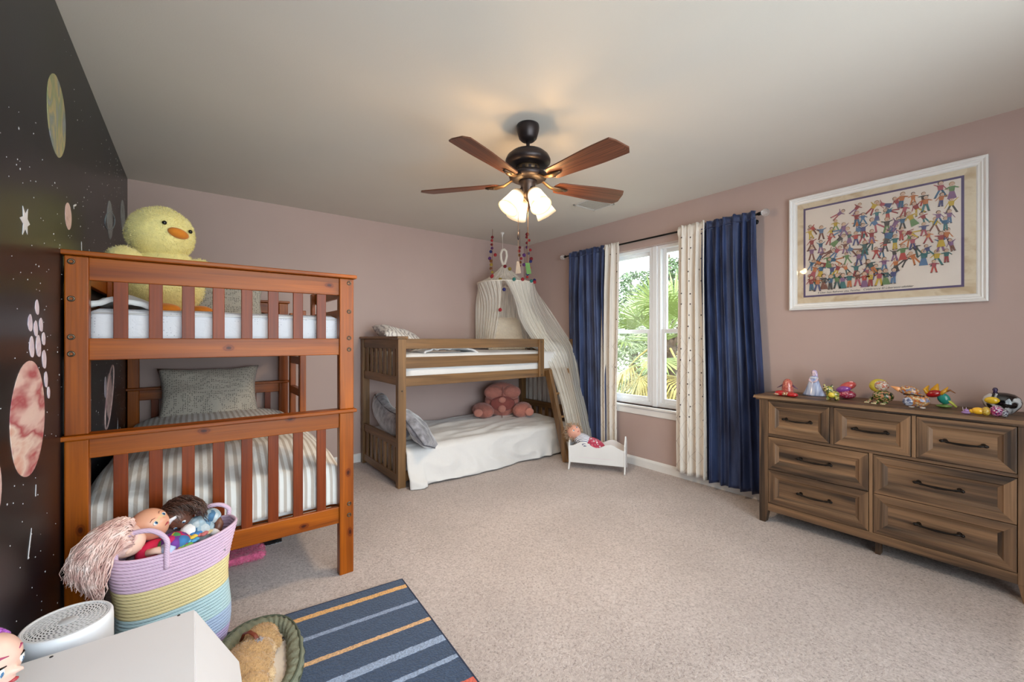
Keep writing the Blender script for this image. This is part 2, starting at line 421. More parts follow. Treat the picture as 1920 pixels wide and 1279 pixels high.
# ------------------------------------------------------------------ window: two double-hung units side by side
m_vinyl = plain('white window vinyl', (236, 238, 242), rough=.3, var=.01)
m_pane = glassmat('window glass', (.97, .99, .98, 1), .6)
win = thing('window_1', (XR + .09, 2.345, WZ0), 'white double-hung window pair between the curtains', None); win['kind'] = 'structure'
del win['label']
def unit(y0, y1):
    z0, z1 = WZ0 + .004, WZ1
    x = XR + .055
    f = MB(); w = .034
    f.box(x, x + .075, y0, y0 + w, z0, z1); f.box(x, x + .075, y1 - w, y1, z0, z1); f.box(x, x + .075, y0 + w, y1 - w, z1 - w, z1); f.box(x, x + .075, y0 + w, y1 - w, z0, z0 + .04)
    f.build('window_frame', m_vinyl, win, bevel=.004)
    zm = 1.305
    for k, (a, c, xx) in enumerate([(zm - .02, z1 - w, x + .042), (z0 + .04, zm + .02, x + .012)]):
        s = MB(); t = .036; yy0, yy1 = y0 + w, y1 - w
        s.box(xx, xx + .028, yy0, yy0 + t, a, c); s.box(xx, xx + .028, yy1 - t, yy1, a, c); s.box(xx, xx + .028, yy0 + t, yy1 - t, c - t, c); s.box(xx, xx + .028, yy0 + t, yy1 - t, a, a + t + .004)
        so_ = s.build('sash', m_vinyl, win, bevel=.004)
        MB().box(xx + .011, xx + .015, yy0 + t - .004, yy1 - t + .004, a + t - .004, c - t + .004).build('pane', m_pane, so_)
        if k == 1:
            ym = (yy0 + yy1) / 2
            MB().box(xx - .004, xx + .02, ym - .035, ym + .035, c, c + .012).build('sash_lock', m_vinyl, win, bevel=.003)
unit(WY0, 2.32); unit(2.37, WY1)
MB().box(XR + .045, XR + .13, 2.32, 2.37, WZ0, WZ1).build('mullion', m_vinyl, win, bevel=.004)
b = MB().box(XR - .03, XR + .056, WY0 - .03, WY1 + .03, WZ0 - .022, WZ0); s_ = b.build('trim_1', m_white, None, bevel=.006); s_['kind'] = 'structure'
b = MB().box(XR - .012, XR, WY0 - .015, WY1 + .015, WZ0 - .085, WZ0 - .022); s_ = b.build('trim_2', m_white, None, bevel=.004); s_['kind'] = 'structure'
# unseen window added behind the camera to light the room from the front
fill_win = thing('fill_window', (1.05, YF, FZ0), None, None); fill_win['kind'] = 'structure'
f = MB()
f.box(FX0, FX0 + .05, YF - .09, YF - .02, FZ0, FZ1); f.box(FX1 - .05, FX1, YF - .09, YF - .02, FZ0, FZ1); f.box(FX0, FX1, YF - .09, YF - .02, FZ1 - .05, FZ1); f.box(FX0, FX1, YF - .09, YF - .02, FZ0, FZ0 + .05)
for xm in (.60, 1.50): f.box(xm - .025, xm + .025, YF - .09, YF - .02, FZ0, FZ1)
f.build('window_frame', m_vinyl, fill_win, bevel=.004)
MB().box(FX0 + .04, FX1 - .04, YF - .06, YF - .056, FZ0 + .04, FZ1 - .04).build('pane', m_pane, fill_win)
# ceiling vent
vt = thing('ceiling_vent', (2.86, 2.55, H), 'white metal air vent grille in the ceiling beyond the fan', 'vent')
R = rotm('Z', 0)
m_vent = plain('white vent enamel', (205, 202, 198), rough=.4, var=.02)
f = MB(); x0, x1, y0, y1 = 2.72, 3.0, 2.42, 2.66
for a in ((x0, x1, y0, y0 + .02), (x0, x1, y1 - .02, y1), (x0, x0 + .02, y0, y1), (x1 - .02, x1, y0, y1)): f.box(a[0], a[1], a[2], a[3], H - .008, H)
f.build('frame', m_vent, vt, bevel=.002)
for k in range(11):
    y = y0 + .03 + k * .018
    MB().hexa([(x0 + .02, y, H - .006), (x1 - .02, y, H - .006), (x1 - .02, y + .004, H - .006), (x0 + .02, y + .004, H - .006), (x0 + .02, y + .008, H), (x1 - .02, y + .008, H), (x1 - .02, y + .012, H), (x0 + .02, y + .012, H)]).build('slat', m_vent, vt)
# ------------------------------------------------------------------ outside the window
m_lawn = plain('sunlit grass', (118, 122, 96), rough=.9, var=.3, vs=3, bump=.5, bs=40)
GZ = -.25
o = MB().box(XR + T, 60, -30, 45, GZ - .2, GZ).build('lawn', m_lawn); o['kind'] = 'structure'
m_frond = plain('palm frond green', (108, 122, 66), rough=.5, var=.35, vs=3)
m_frondd = plain('dry palm frond', (146, 132, 76), rough=.6, var=.3, vs=3)
m_bark = plain('palm bark', (72, 58, 46), rough=.9, var=.35, vs=12, bump=.8, bs=20, bd=.02)
m_leaf = plain('pine foliage green', (76, 94, 62), rough=.6, var=.4, vs=2)
m_leaf2 = plain('pale shrub foliage', (104, 114, 82), rough=.6, var=.4, vs=3)
def frond(d, c, L, fanr, rnd, dry):
    b = MB(); d = Vector(d).normalized(); side = d.cross(Vector((0, 0, 1)))
    side = side.normalized() if side.length > .1 else Vector((0, 1, 0)); up = side.cross(d)
    sag = .10 if not dry else .45
    pet = [Vector(c) + d * L * t + Vector((0, 0, -sag * (t * t) * L)) for t in (0, .35, .7, 1)]
    b.tube(pet, [.022, .018, .014, .01], 5)
    tip = pet[-1]; dd = (pet[-1] - pet[-2]).normalized()
    for k in range(26):
        a = (k / 25 - .5) * math.radians(235); r = fanr * (1 - .22 * abs(k / 25 - .5) * 2) * rnd.uniform(.9, 1.08)
        v = dd * math.cos(a) + side * math.sin(a) + up * (.18 * math.cos(a)) * rnd.uniform(.4, 1.4)
        v.normalize(); w = v.cross(up).normalized() * fanr * .030
        mid = tip + v * r * .55 + Vector((0, 0, -.03)); end = tip + v * r + Vector((0, 0, -fanr * (.16 if not dry else .5) * rnd.uniform(.6, 1.5)))
        b.add([tip, mid - w, mid + w, end], [(0, 1, 2), (1, 3, 2)])
    return b
def palm(x, y, h, n, seed, label):
    rnd = random.Random(seed); t = thing('palm_tree', (x, y, GZ), label, 'palm')
    b = MB(); path = [(x, y, GZ + h * k / 10) for k in range(11)]; b.tube(path, [.17 + .02 * (k % 2) for k in range(11)], 12)
    for k in range(40):
        a = rnd.uniform(0, 2 * PI); z = GZ + rnd.uniform(.2, h); p0 = Vector((x + .15 * math.cos(a), y + .15 * math.sin(a), z)); b.beam(p0, p0 + Vector((math.cos(a) * .1, math.sin(a) * .1, .22)), .05, .02)
    b.build('trunk', m_bark, t, smooth=False)
    for k in range(n):
        f = k / n; el = math.radians(80 - 125 * f + rnd.uniform(-8, 8)); a = k * 2.39996 + rnd.uniform(-.2, .2)
        dry = f > .78
        frond((math.cos(a) * math.cos(el), math.sin(a) * math.cos(el), math.sin(el)), (x, y, GZ + h - .05), rnd.uniform(.55, .8), rnd.uniform(.5, .66), rnd, dry).build('frond', m_frondd if dry else m_frond, t)
palm(5.85, 3.75, 1.5, 34, 4, 'bushy fan palm just outside the window glass')
def tree(name, x, y, h, blobs, seed, label, cat, m, leaf=.12, nl=1500, trunk=.16):
    rnd = random.Random(seed); t = thing(name, (x, y, GZ), label, cat)
    b = MB(); top = GZ + h
    b.tube([(x, y, GZ), (x + .1, y, GZ + h * .4), (x, y + .1, GZ + h * .75)], [trunk, trunk * .75, trunk * .4], 9)
    for bl in blobs: b.tube([(x, y, GZ + h * .45), ((x + bl[0]) / 2 + .1, (y + bl[1]) / 2, (GZ + h * .5 + bl[2]) / 2), bl[:3]], [trunk * .4, trunk * .25, trunk * .1], 6)
    b.build('trunk', m_bark, t, smooth=True)
    b = MB()
    for bl in blobs:
        for k in range(nl):
            v = Vector((rnd.gauss(0, 1), rnd.gauss(0, 1), rnd.gauss(0, 1))); v.normalize(); v *= bl[3] * rnd.uniform(.25, 1) ** .5; v.z *= .75
            p = Vector(bl[:3]) + v
            if noise.noise(p * (1.3 / max(.4, bl[3]))) < -.12: continue
            u = Vector((rnd.uniform(-1, 1), rnd.uniform(-1, 1), rnd.uniform(-.6, .6))).normalized() * leaf; w = u.cross(Vector((rnd.uniform(-1, 1), rnd.uniform(-1, 1), rnd.uniform(-1, 1)))).normalized() * leaf * .28
            b.add([p - u, p + w, p + u, p - w], [(0, 1, 2, 3)])
    tag(b.build('foliage', m, t), kind='stuff')
tree('pine_tree', 16.0, 11.9, 5.6, [(16, 11.7, 3.6, 1.0), (15.5, 12.6, 2.9, 1.1), (16.5, 11.2, 2.6, 1.2), (15.8, 12.2, 1.6, 1.4)], 3, 'tall leafy tree left of the window mullion', 'tree', m_leaf, .13, 1500)
tree('pine_tree', 13.5, 8.4, 6.0, [(13.5, 8.3, 3.5, .9), (13.2, 8.7, 2.8, .9), (13.7, 7.9, 2.6, 1.0)], 8, 'leafy tree seen through the right half of the window', 'tree', m_leaf, .12, 1500)
tree('shrub', 9.2, 6.7, 2.0, [(9.2, 6.8, 1.7, .8), (8.9, 6.1, 1.4, .8), (9.6, 7.5, 1.2, .8), (9.0, 6.5, .6, .9)], 9, 'pale green shrub growing behind the fan palm', 'shrub', m_leaf2, .07, 1800, .06)
tree('shrub', 7.4, 5.2, .9, [(7.4, 5.2, .45, .35), (7.3, 5.5, .2, .3)], 12, 'small low shrub on the lawn beside the palm trunk', 'shrub', m_leaf2, .05, 900, .03)
for k, (x, y) in enumerate([(30, 15.5), (33, 23.5)]):
    tree('hedge_tree', x, y, 4.2, [(x, y, 2.4, 2.3), (x, y + 2.5, 1.6, 2.0)], 20 + k, ('hazy far tree across the lawn, right of the window mullion', 'hazy far tree across the lawn, left of the window mullion')[k], 'tree', m_leaf2, .3, 500)
for o in list(bpy.data.objects):
    if o.name.startswith('hedge_tree'): o['group'] = 'far row of trees across the lawn'
# ------------------------------------------------------------------ honey pine bunk bed
KX = [(.41, 1.507), (-.02, 1.19), (-.11, .827), (.23, .84), (.29, .30)]; KZ = [(-.49, .50), (.50, .53), (.51, .215), (-.45, 1.29)]
PC1, PC2 = (112, 48, 4), (176, 92, 10)
PX = wood('honey pine along x', PC1, PC2, 0, rough=.36, kpts=KX, coat=0, across=7)
PY = wood('honey pine along y', PC1, PC2, 1, rough=.33, knots=.7, coat=0, across=7)
PZ = wood('honey pine upright', PC1, PC2, 2, rough=.36, kpts=KZ, coat=0, across=7)
PZs = wood('red pine slat', (98, 36, 6), (136, 58, 10), 2, rough=.36, coat=0, across=7)
for m_ in (PX, PY, PZ, PZs): m_.node_tree.nodes['Principled BSDF'].inputs['Specular IOR Level'].default_value = .28
m_bolt = plain('dark bronze bolt', (88, 78, 66), rough=.35, metal=.8)
bunk = thing('bunk_bed', (.15, 3.23, 0), 'honey orange pine bunk bed with slatted ends, along the black mural wall', 'bunk bed')
def end_panel(y, s):
    # s = +1: outer face looks towards -y (the near end); s = -1: the rear end
    def yy(a, c): return (y + a, y + c) if s > 0 else (y - c, y - a)
    for x0, x1 in ((-.384, -.318), (.607, .678)):
        a, c = yy(0, .05); bx('post', PZ, bunk, x0, x1, a, c, 0, .845, .004)
        bx('post', PZ, bunk, x0, x1, a, c, .8635, 1.547, .004)
    a, c = yy(-.016, .066); bx('cap_rail', PX, bunk, -.403, .691, a, c, 1.548, 1.5665, .004)
    bx('cap_rail', PX, bunk, -.403, .691, a, c, .8455, .8635, .004)
    a, c = yy(.012, .036)
    for z0, z1 in ((1.458, 1.547), (1.148, 1.233), (.768, .845), (.27, .355)): bx('rail', PX, bunk, -.32, .609, a, c, z0, z1, .003)
    a, c = yy(.017, .031)
    for k in range(8):
        xc = -.229 + k * .1074
        bx('slat', PZs, bunk, xc - .022, xc + .022, a, c, 1.231, 1.46, .002)
        bx('slat', PZs, bunk, xc - .022, xc + .022, a, c, .353, .77, .002)
    if s > 0:
        for x, zs in ((-.365, (1.524, 1.383, 1.238, 1.174, .365, .306)), (.655, (1.524, 1.375, 1.236, 1.176, .365, .306))):
            for z in zs:
                b = MB().lathe([(0, -.003), (.005, -.003), (.0055, .0005), (.010, .001), (.0115, -.002), (.0115, -.004)][::-1], (x, y - .002, z), 14, frame3((0, -1, 0)))
                b.build('bolt', m_bolt, bunk, smooth=True)
end_panel(2.27, 1); end_panel(4.235, -1)
for x0, x1 in ((.63, .655), (-.365, -.34)):
    bx('side_rail', PY, bunk, x0, x1, 2.32, 4.185, 1.15, 1.235); bx('side_rail', PY, bunk, x0, x1, 2.32, 4.185, .27, .36)
for x0, x1, ye in ((.632, .654, 2.98), (-.364, -.342, 4.185)):
    bx('guard_rail', PY, bunk, x0, x1, 2.32, ye, 1.455, 1.52); bx('guard_rail', PY, bunk, x0, x1, 2.32, ye, 1.325, 1.39)
bx('guard_post', PZ, bunk, .612, .632, 2.93, 2.98, 1.15, 1.52)
for y in (2.9, 3.5): bx('guard_post', PZ, bunk, -.342, -.322, y, y + .05, 1.15, 1.52)
for k in range(10):
    y = 2.42 + k * .185
    bx('bed_slat', PX, bunk, -.34, .63, y, y + .07, 1.16, 1.178, 0); bx('bed_slat', PX, bunk, -.34, .63, y, y + .07, .315, .333, 0)
lad = bx('ladder_rail', PZ, bunk,   .657, .70, 3.55, 3.62, 0, 1.45, .004); bx('ladder_rail', PZ, bunk, .657, .70, 3.95, 4.02, 0, 1.45, .004)
for z in (.28, .53, .78, 1.03, 1.28): bx('ladder_rung', PY, bunk, .660, .697, 3.62, 3.95, z, z + .06, .003)

# bedding on the honey pine bunk
def printed(name, base, dot, sc, thr, rough=.9):
    m, n, b = newmat(name); b.inputs['Roughness'].default_value = rough; b.inputs['Sheen Weight'].default_value = .2
    co = coords(n)
    vo = node(n, 'ShaderNodeTexVoronoi', i_Scale=sc); vo.inputs['Randomness'].default_value = .35; n.links.new(co, vo.inputs[0])
    r = ramp(n, [(thr, rgb(dot)), (thr + .06, rgb(base))]); n.links.new(vo.outputs['Distance'], r.inputs[0]); n.links.new(r.outputs[0], b.inputs['Base Color'])
    nz_ = node(n, 'ShaderNodeTexNoise', i_Scale=14.0, i_Detail=5.0, i_Distortion=.6); n.links.new(co, nz_.inputs[0]); bumpnode(n, b, nz_.outputs[0], .35, .02)
    return m
m_floral = printed('white sheet with tiny grey print', (216, 216, 222), (176, 176, 186), 90, .2)
m_dots = printed('grey dotted pillowcase', (196, 190, 178), (128, 124, 116), 75, .3)
m_sheet = plain('white cotton sheet', (218, 217, 217), rough=.85, var=.02, bump=.25, bs=9, bd=.02, sheen=.2)
def softbox(x0, x1, y0, y1, z0, z1, r, amp, seed, n=28):
    # a rounded block, its surface puckered a little
    c = Vector(((x0 + x1) / 2, (y0 + y1) / 2, (z0 + z1) / 2)); h = Vector(((x1 - x0) / 2, (y1 - y0) / 2, (z1 - z0) / 2))
    bm = bmesh.new(); bmesh.ops.create_cube(bm, size=2); bmesh.ops.subdivide_edges(bm, edges=bm.edges[:], cuts=n, use_grid_fill=True)
    vs = []
    for v in bm.verts:
        p = Vector((v.co.x * h.x, v.co.y * h.y, v.co.z * h.z)); q = Vector((max(-h.x + r, min(h.x - r, p.x)), max(-h.y + r, min(h.y - r, p.y)), max(-h.z + r, min(h.z - r, p.z)))); d = p - q
        if d.length > r: p = q + d.normalized() * r
        k = noise.noise((c + p) * 5 + Vector((seed, 0, 0))) + .5 * noise.noise((c + p) * 13 + Vector((0, seed, 0)))
        vs.append(c + p + (d.normalized() if d.length > 1e-6 else Vector((0, 0, 0))) * amp * k)
    bm.verts.index_update(); fs = [tuple(v.index for v in f.verts) for f in bm.faces]; bm.free()
    return MB().add(vs, fs)
t = thing('mattress', (.145, 3.25, 1.178), 'thin white mattress in a grey-printed sheet on the upper honey pine bunk', 'mattress')
softbox(-.335, .625, 2.325, 4.17, 1.180, 1.355, .035, .006, 3).build('mattress', m_floral, t, smooth=True)
e = MB()
for z in (1.335,): e.tube([(-.31, 2.322, z), (.0, 2.321, z - .003), (.3, 2.321, z + .002), (.6, 2.322, z - .004)], .004, 6)
e.build('piping', m_sheet, t, smooth=True)
b = MB().grid(lambda u, v: (-.33 + .19 * u, 2.34 + .5 * v, 1.362 + .028 * math.sin(PI * u) * (1 + .5 * nz((u * 3, v * 4, 0), 1, 2)) + .01 * nz((u, v, 1), 6, 1) + .02 * math.sin(PI * v)), 16, 22)
tag(b.build('folded_blanket', m_sheet, None, smooth=True, solid=.02), 'white folded blanket end lying at the wall side of the upper honey pine bunk', 'blanket')
m_stripe, n_, b_ = newmat('cream and taupe striped cotton'); b_.inputs['Roughness'].default_value = .85; b_.inputs['Sheen Weight'].default_value = .2
uvn = node(n_, 'ShaderNodeUVMap', uv_map='UVMap'); sx = node(n_, 'ShaderNodeSeparateXYZ'); n_.links.new(uvn.outputs[0], sx.inputs[0])
mu = node(n_, 'ShaderNodeMath', operation='MULTIPLY'); mu.inputs[1].default_value = 36.0; n_.links.new(sx.outputs[0], mu.inputs[0])
fr = node(n_, 'ShaderNodeMath', operation='FRACT'); n_.links.new(mu.outputs[0], fr.inputs[0])
rr = ramp(n_, [(0, rgb((228, 225, 220))), (.48, rgb((228, 225, 220))), (.54, rgb((188, 177, 166))), (.94, rgb((188, 177, 166))), (1, rgb((228, 225, 220)))])
n_.links.new(fr.outputs[0], rr.inputs[0]); n_.links.new(rr.outputs[0], b_.inputs['Base Color'])
co = coords(n_); q = node(n_, 'ShaderNodeTexNoise', i_Scale=12.0, i_Detail=4.0, i_Distortion=.8); n_.links.new(co, q.inputs[0]); bumpnode(n_, b_, q.outputs[0], .4, .02)
t = thing('mattress', (.145, 3.25, .333), 'thick white mattress under the striped duvet on the lower honey pine bunk', 'mattress')
softbox(-.33, .62, 2.345, 4.17, .335, .50, .04, .002, 5, 12).build('mattress', m_sheet, t, smooth=True)
def duvet(u, v):
    # u across (x), v along (y); arc over the mattress and down the front and the right side
    s = u * 2 - 1
    x = .142 + .505 * math.copysign(min(1, abs(s) * 1.12) ** .95, s)
    over = max(0, (abs(s) - .82) / .18)
    y = 2.345 + 1.75 * max(0, (v - .14) / .86); f = max(0, (.14 - v) / .14)
    crown = (1 - abs(s) ** 3.2)
    z = .545 + .125 * crown * smooth01((y - 2.32) / .35 + .15) + .022 * nz((x, y, 0), 3, 1) + .008 * nz((x, y, 2), 9, 5)
    z -= .13 * over ** 1.4
    if f > 0:
        a = f * PI / 2
        z = z - .19 * f ** 1.1; y = 2.345 - .026 * math.sin(min(1, f * 2) * PI / 2) + .006 * nz((x, z, 0), 12, 3)
    return (x, y, z)
b = MB().grid(duvet, 70, 80)
tag(b.build('duvet', m_stripe, None, smooth=True, solid=.012), 'puffy cream and taupe striped duvet on the lower honey pine bunk', 'duvet')
def pillow(c, w, l, th, R, seed, amp=.012, n=26, pin=.10, sag=0.0, uvs=True):
    b = MB(); R = R.to_3x3() if len(R) == 4 else R; c = Vector(c)
    def pt(u, v, s):
        a = 1 - abs(u) ** 2.6; d = 1 - abs(v) ** 2.6
        x = u * w / 2 * (1 - pin * (1 - abs(v) ** 2) * abs(u) ** 3); y = v * l / 2 * (1 - pin * (1 - abs(u) ** 2) * abs(v) ** 3)
        h = max(0, a * d) ** .42
        z = s * th / 2 * h
        wv = amp * (nz((x, y, s), 7, seed) + .6 * nz((x, y, s), 16, seed + 3)) * h
        return c + R @ Vector((x, y, z + s * wv + amp * 1.2 * nz((u, v, 0), 2, seed + 9) - sag * u * u))
    for s in (1, -1):
        g = MB()
        b.grid((lambda u, v: pt(u * 2 - 1, v * 2 - 1, s)) if s > 0 else (lambda u, v: pt(1 - u * 2, v * 2 - 1, s)), n, n)
    return b
t = pillow((.115, 4.06, .80), .66, .44, .17, rotm('X', 70) , 4, .020).build('pillow', m_dots, None, smooth=True, weld=True)
tag(t, 'grey dotted pillow with creases leaning at the head of the lower honey pine bunk', 'pillow')
t = pillow((.20, 4.07, 1.52), .56, .34, .14, rotm('X', 76), 7, .008).build('pillow', m_dots, None, smooth=True, weld=True)
tag(t, 'pale dotted pillow standing behind the plush duck on the upper bunk', 'pillow')
# plush duck
m_duck = plain('lemon plush fur', (240, 228, 158), rough=.95, var=.06, vs=40, bump=.4, bs=90, bd=.012, sheen=.5)
m_orange = plain('orange felt', (214, 128, 34), rough=.9, var=.08, vs=40, bump=.3, bs=120, sheen=.3)
m_black = plain('black bead eye', (14, 12, 12), rough=.1)
dk = thing('plush_duck', (-.13, 3.0, 1.355), 'big lemon yellow plush duck with an orange beak sitting on the upper bunk', 'toy')
FD = Vector((.56, -.83, 0)); RT = Vector((.83, .56, 0))
b = MB(); b.ell((-.13, 3.0, 1.52), (.185, .16, .165), None, 28, 18, lambda u, q: Vector((q.x, q.y, q.z)) * (1 + .03 * noise.noise(u * 2.5)))
b.ell((-.13, 3.0, 1.64), (.14, .12, .10), None, 24, 14)
for s in (-1, 1): b.ell(Vector((-.13, 3.0, 1.645)) + RT * s * .185 + FD * .02, (.075, .06, .055), frame3((0, 0, 1), RT + Vector((0, 0, -.25 * s))), 16, 10)
b.fuzz(9000, .012, .0012, 3).build('body', m_duck, dk, smooth=True)
hc = Vector((-.135, 2.99, 1.805)); Rh = frame3(Vector((0.16, -.05, 1)), RT)
b = MB().ell(hc, (.147, .142, .142), Rh, 32, 20, lambda u, q: q * (1 + .06 * max(0, -u.z) + .03 * noise.noise(u * 2)))
b.fuzz(9000, .012, .0012, 5).build('head', m_duck, dk, smooth=True)
def onhead(a, e, k=1.0):
    d = (FD * math.cos(math.radians(a)) + RT * math.sin(math.radians(a))) * math.cos(math.radians(e)) + Vector((0, 0, 1)) * math.sin(math.radians(e))
    return hc + d * .146 * k, d
p, d = onhead(-3, -2, 1.0); MB().ell(p + Vector((0, 0, -.004)), (.052, .028, .026), frame3(Vector((.22, 0, 1)), RT), 18, 12).build('beak', m_orange, dk, smooth=True)
for a, e in ((-27, 13), (22, 6)):
    p, d = onhead(a, e, 1.045); MB().ell(p, (.011, .011, .009), frame3(d), 12, 8).build('eye', m_black, dk, smooth=True)
for s in (-1, 1):
    MB().ell(Vector((-.12, 2.96, 1.385)) + RT * s * .085 + FD * .14, (.055, .07, .03), frame3((0, 0, 1), RT), 18, 10, lambda u, q: Vector((q.x * (1 + .25 * u.y * -1), q.y, q.z))).build('foot', m_orange, dk, smooth=True)
# things pushed under the bunk
m_pink = plain('rose pink plush', (208, 96, 134), rough=.95, var=.25, vs=30, bump=.9, bs=45, bd=.02, sheen=.4)
b = softbox(-.02, .325, 2.69, 2.82, .002, .05, .026, .006, 9, 14); b.fuzz(3000, .012, .0012, 2)
tag(b.build('fuzzy_mat', m_pink, None, smooth=True), 'rose pink fuzzy mat on the carpet under the honey pine bunk', 'mat')
m_clear = glassmat('clear plastic', (.90, .91, .93, 1), .9, .08)
bin_ = thing('storage_bin', (.22, 3.0, 0), 'clear plastic storage bin with white latch under the honey pine bunk', 'bin')
x0, x1, y0, y1, hz = .03, .43, 2.86, 3.2, .125
bb = MB(); w = .004
bb.box(x0, x1, y0, y0 + w, .002, hz); bb.box(x0, x1, y1 - w, y1, .002, hz); bb.box(x0, x0 + w, y0 + w, y1 - w, .002, hz); bb.box(x1 - w, x1, y0 + w, y1 - w, .002, hz); bb.box(x0 + w, x1 - w, y0 + w, y1 - w, .002, .006)
bb.build('body', m_clear, bin_)
bx('lid', plain('dark translucent lid', (96, 92, 104), rough=.3), bin_, x0 - .006, x1 + .006, y0 - .006, y1 + .006, hz, hz + .012, .003)
bx('latch', m_white, bin_, .37, .41, y0 - .016, y0 - .001, .06, .115, .006)
b = softbox(.045, .415, 2.88, 3.18, .008, .09, .02, .012, 4, 10); tag(b.build('dark_cloth', plain('dark folded cloth', (70, 60, 70), rough=.9, var=.3), None, smooth=True), 'dark folded cloth inside the clear storage bin', 'cloth')
# ------------------------------------------------------------------ low walnut-brown bunk bed across the back wall
BC1, BC2 = (84, 58, 32), (146, 108, 66)
BX = wood('brown pine along x', BC1, BC2, 0, rough=.45, fine=.5, knots=.35)
BY = wood('brown pine along y', BC1, BC2, 1, rough=.45, fine=.5)
BZ = wood('brown pine upright', BC1, BC2, 2, rough=.45, fine=.5)
bk2 = thing('bunk_bed', (2.38, 3.77, 0), 'low walnut brown bunk bed with a leaning ladder, across the back wall', 'bunk bed')
def end2(x0, s):
    for y0, y1, zt in ((3.29, 3.345, 1.232), (4.19, 4.245, 1.232)):
        bx('post', BZ, bk2, x0, x0 + .07, y0, y1, 0, zt, .004)
    if s < 0: bx('cap_rail', BY, bk2, x0 - .012, x0 + .082, 3.275, 4.258, 1.233, 1.254, .004)
    xa, xb = (x0 + .012, x0 + .036) if s < 0 else (x0 + .034, x0 + .058)
    zs = ((1.148, 1.232), (.845, .92), (.325, .40), (.03, .10)) if s < 0 else ((1.148, 1.232), (.845, .92), (.40, .47), (.03, .10))
    for z0, z1 in zs: bx('end_rail', BY, bk2, xa, xb, 3.345, 4.19, z0, z1, .003)
    xc = (xa + xb) / 2
    for k in range(7):
        y = 3.425 + k * .114
        for z0, z1 in ((.918, 1.15), (.098, .327 if s < 0 else .402)): bx('slat', BZ, bk2, xc - .007, xc + .007, y - .026, y + .026, z0, z1, .002)
end2(1.338, -1); end2(3.355, 1)
for y0, y1 in ((3.30, 3.322), (4.213, 4.235)):
    rails = ((1.148, 1.233), (.985, 1.078), (.835, .92))
    for k, (z0, z1) in enumerate(rails):
        xe = 3.355 if (y0 > 4 or k == 2) else 2.862
        bx('side_rail', BX, bk2, 1.408, xe, y0, y1, z0, z1, .003)
    bx('side_rail', BX, bk2, 1.408, 3.355, y0, y1, .05, .13, .003)
bx('guard_post', BZ, bk2, 2.858, 2.926, 3.278, 3.299, .838, 1.233, .004)
for x, z in ((2.892, .86), (2.892, 1.20), (1.372, .80)):
    MB().cyl((x, 3.279 if x > 2 else 3.29, z), (x, 3.274 if x > 2 else 3.286, z), .007, None, 10).build('bolt', m_bolt, bk2)
for k in range(11):
    x = 1.46 + k * .175
    bx('bed_slat', BY, bk2, x, x + .07, 3.322, 4.213, .862, .88, 0)
# ladder
def lb(name, p, q, w, h, up): return MB().beam(p, q, w, h, up).build(name, BZ, bk2, bevel=.004)
for x in (2.965, 3.225): lb('ladder_rail', (x, 3.262, .905), (x, 2.985, .004), .04, .075, (0, 1, .3))
for k, z in enumerate((.20, .43, .66)):
    y = 2.985 + (z - .004) / .901 * .277
    lb('ladder_rung', (2.985, y, z), (3.205, y, z), .06, .022, (0, .3, 1))
# mattresses and bedding
t = thing('mattress', (2.38, 3.77, .88), 'thin mattress in a white sheet on the upper walnut brown bunk', 'mattress')
softbox(1.415, 3.345, 3.33, 4.205, .882, 1.105, .04, .010, 21).build('mattress', m_sheet, t, smooth=True)
t = thing('mattress', (2.38, 3.77, .03), 'thick mattress on the floor of the walnut brown bunk, under the white sheet', 'mattress')
softbox(1.415, 3.345, 3.33, 4.2, .035, .285, .05, .002, 22, 12).build('mattress', m_sheet, t, smooth=True)
m_satin = plain('white brushed sheet', (214, 212, 211), rough=.6, var=.015, bump=.5, bs=9, bd=.02, sheen=.3)
def sheet(u, v):
    # v: 0 hem at the floor in front ... 1 at the back wall; u along x
    x = 1.405 + 1.955 * u
    ed = smooth01((1 - u) / .06)
    fold = .045 * nz((x * 2.2, 0, 0), 2.2, 3) + .022 * (.5 - abs(math.sin(x * 8 + 4 * nz((x, v, 0), 3, 1))))
    wr = .030 * (.6 - 2.2 * abs(nz((x * .55 + v * .9, v * 3.4, 0), 2.4, 8))) * (.35 + .65 * smooth01((2.9 - x) / .9)) + .016 * (.5 - 2 * abs(nz((x * 1.4 - v * 2, v * 6, 1), 2.4, 3))) + .020 * nz((x, v * 9, 0), 3.2, 5) * smooth01((2.8 - x) / .7)
    zt = .318 + .012 * math.sin(PI * u)
    if v < .36:
        k = v / .36
        hem = .006 + .018 * (nz((x, 0, 0), 2.4, 6) + .4) * (1 if x > 1.52 else 0) + (.0 if u > .04 else -.001)
        hem = max(.004, hem)
        z = hem + (zt - .055 - hem) * k; y = 3.285 - .028 * (1 - k) ** 1.5 - (1 - k) * .02 * (1 + fold * 40) - .012 - (.05 * (1 - k) ** 2 if u < .07 else 0)
        z += 0; y += -fold * .5 * (1 - k * .5)
    elif v < .50:
        a = (v - .36) / .14 * PI / 2
        z = zt - .055 + .055 * math.sin(a); y = 3.273 + .07 * (1 - math.cos(a)) - fold * .25
    else:
        k = (v - .5) / .5
        y = 3.343 + .855 * k; z = zt + wr + .014 * smooth01(k * 3) - .002
    if u > .94 and v >= .36: z -= .07 * ((u - .94) / .06) ** 2
    return (x, y, z)
b = MB().grid(sheet, 130, 84)
tag(b.build('bed_sheet', m_satin, None, smooth=True, solid=.006), 'white sheet draped over the lower walnut brown bunk down to the carpet', 'sheet')
m_grey = plain('grey velvet', (130, 130, 138), rough=.6, var=.5, vs=22, bump=.5, bs=30, bd=.01, sheen=.8)
m_greyd = plain('dark grey piping', (84, 84, 92), rough=.7)
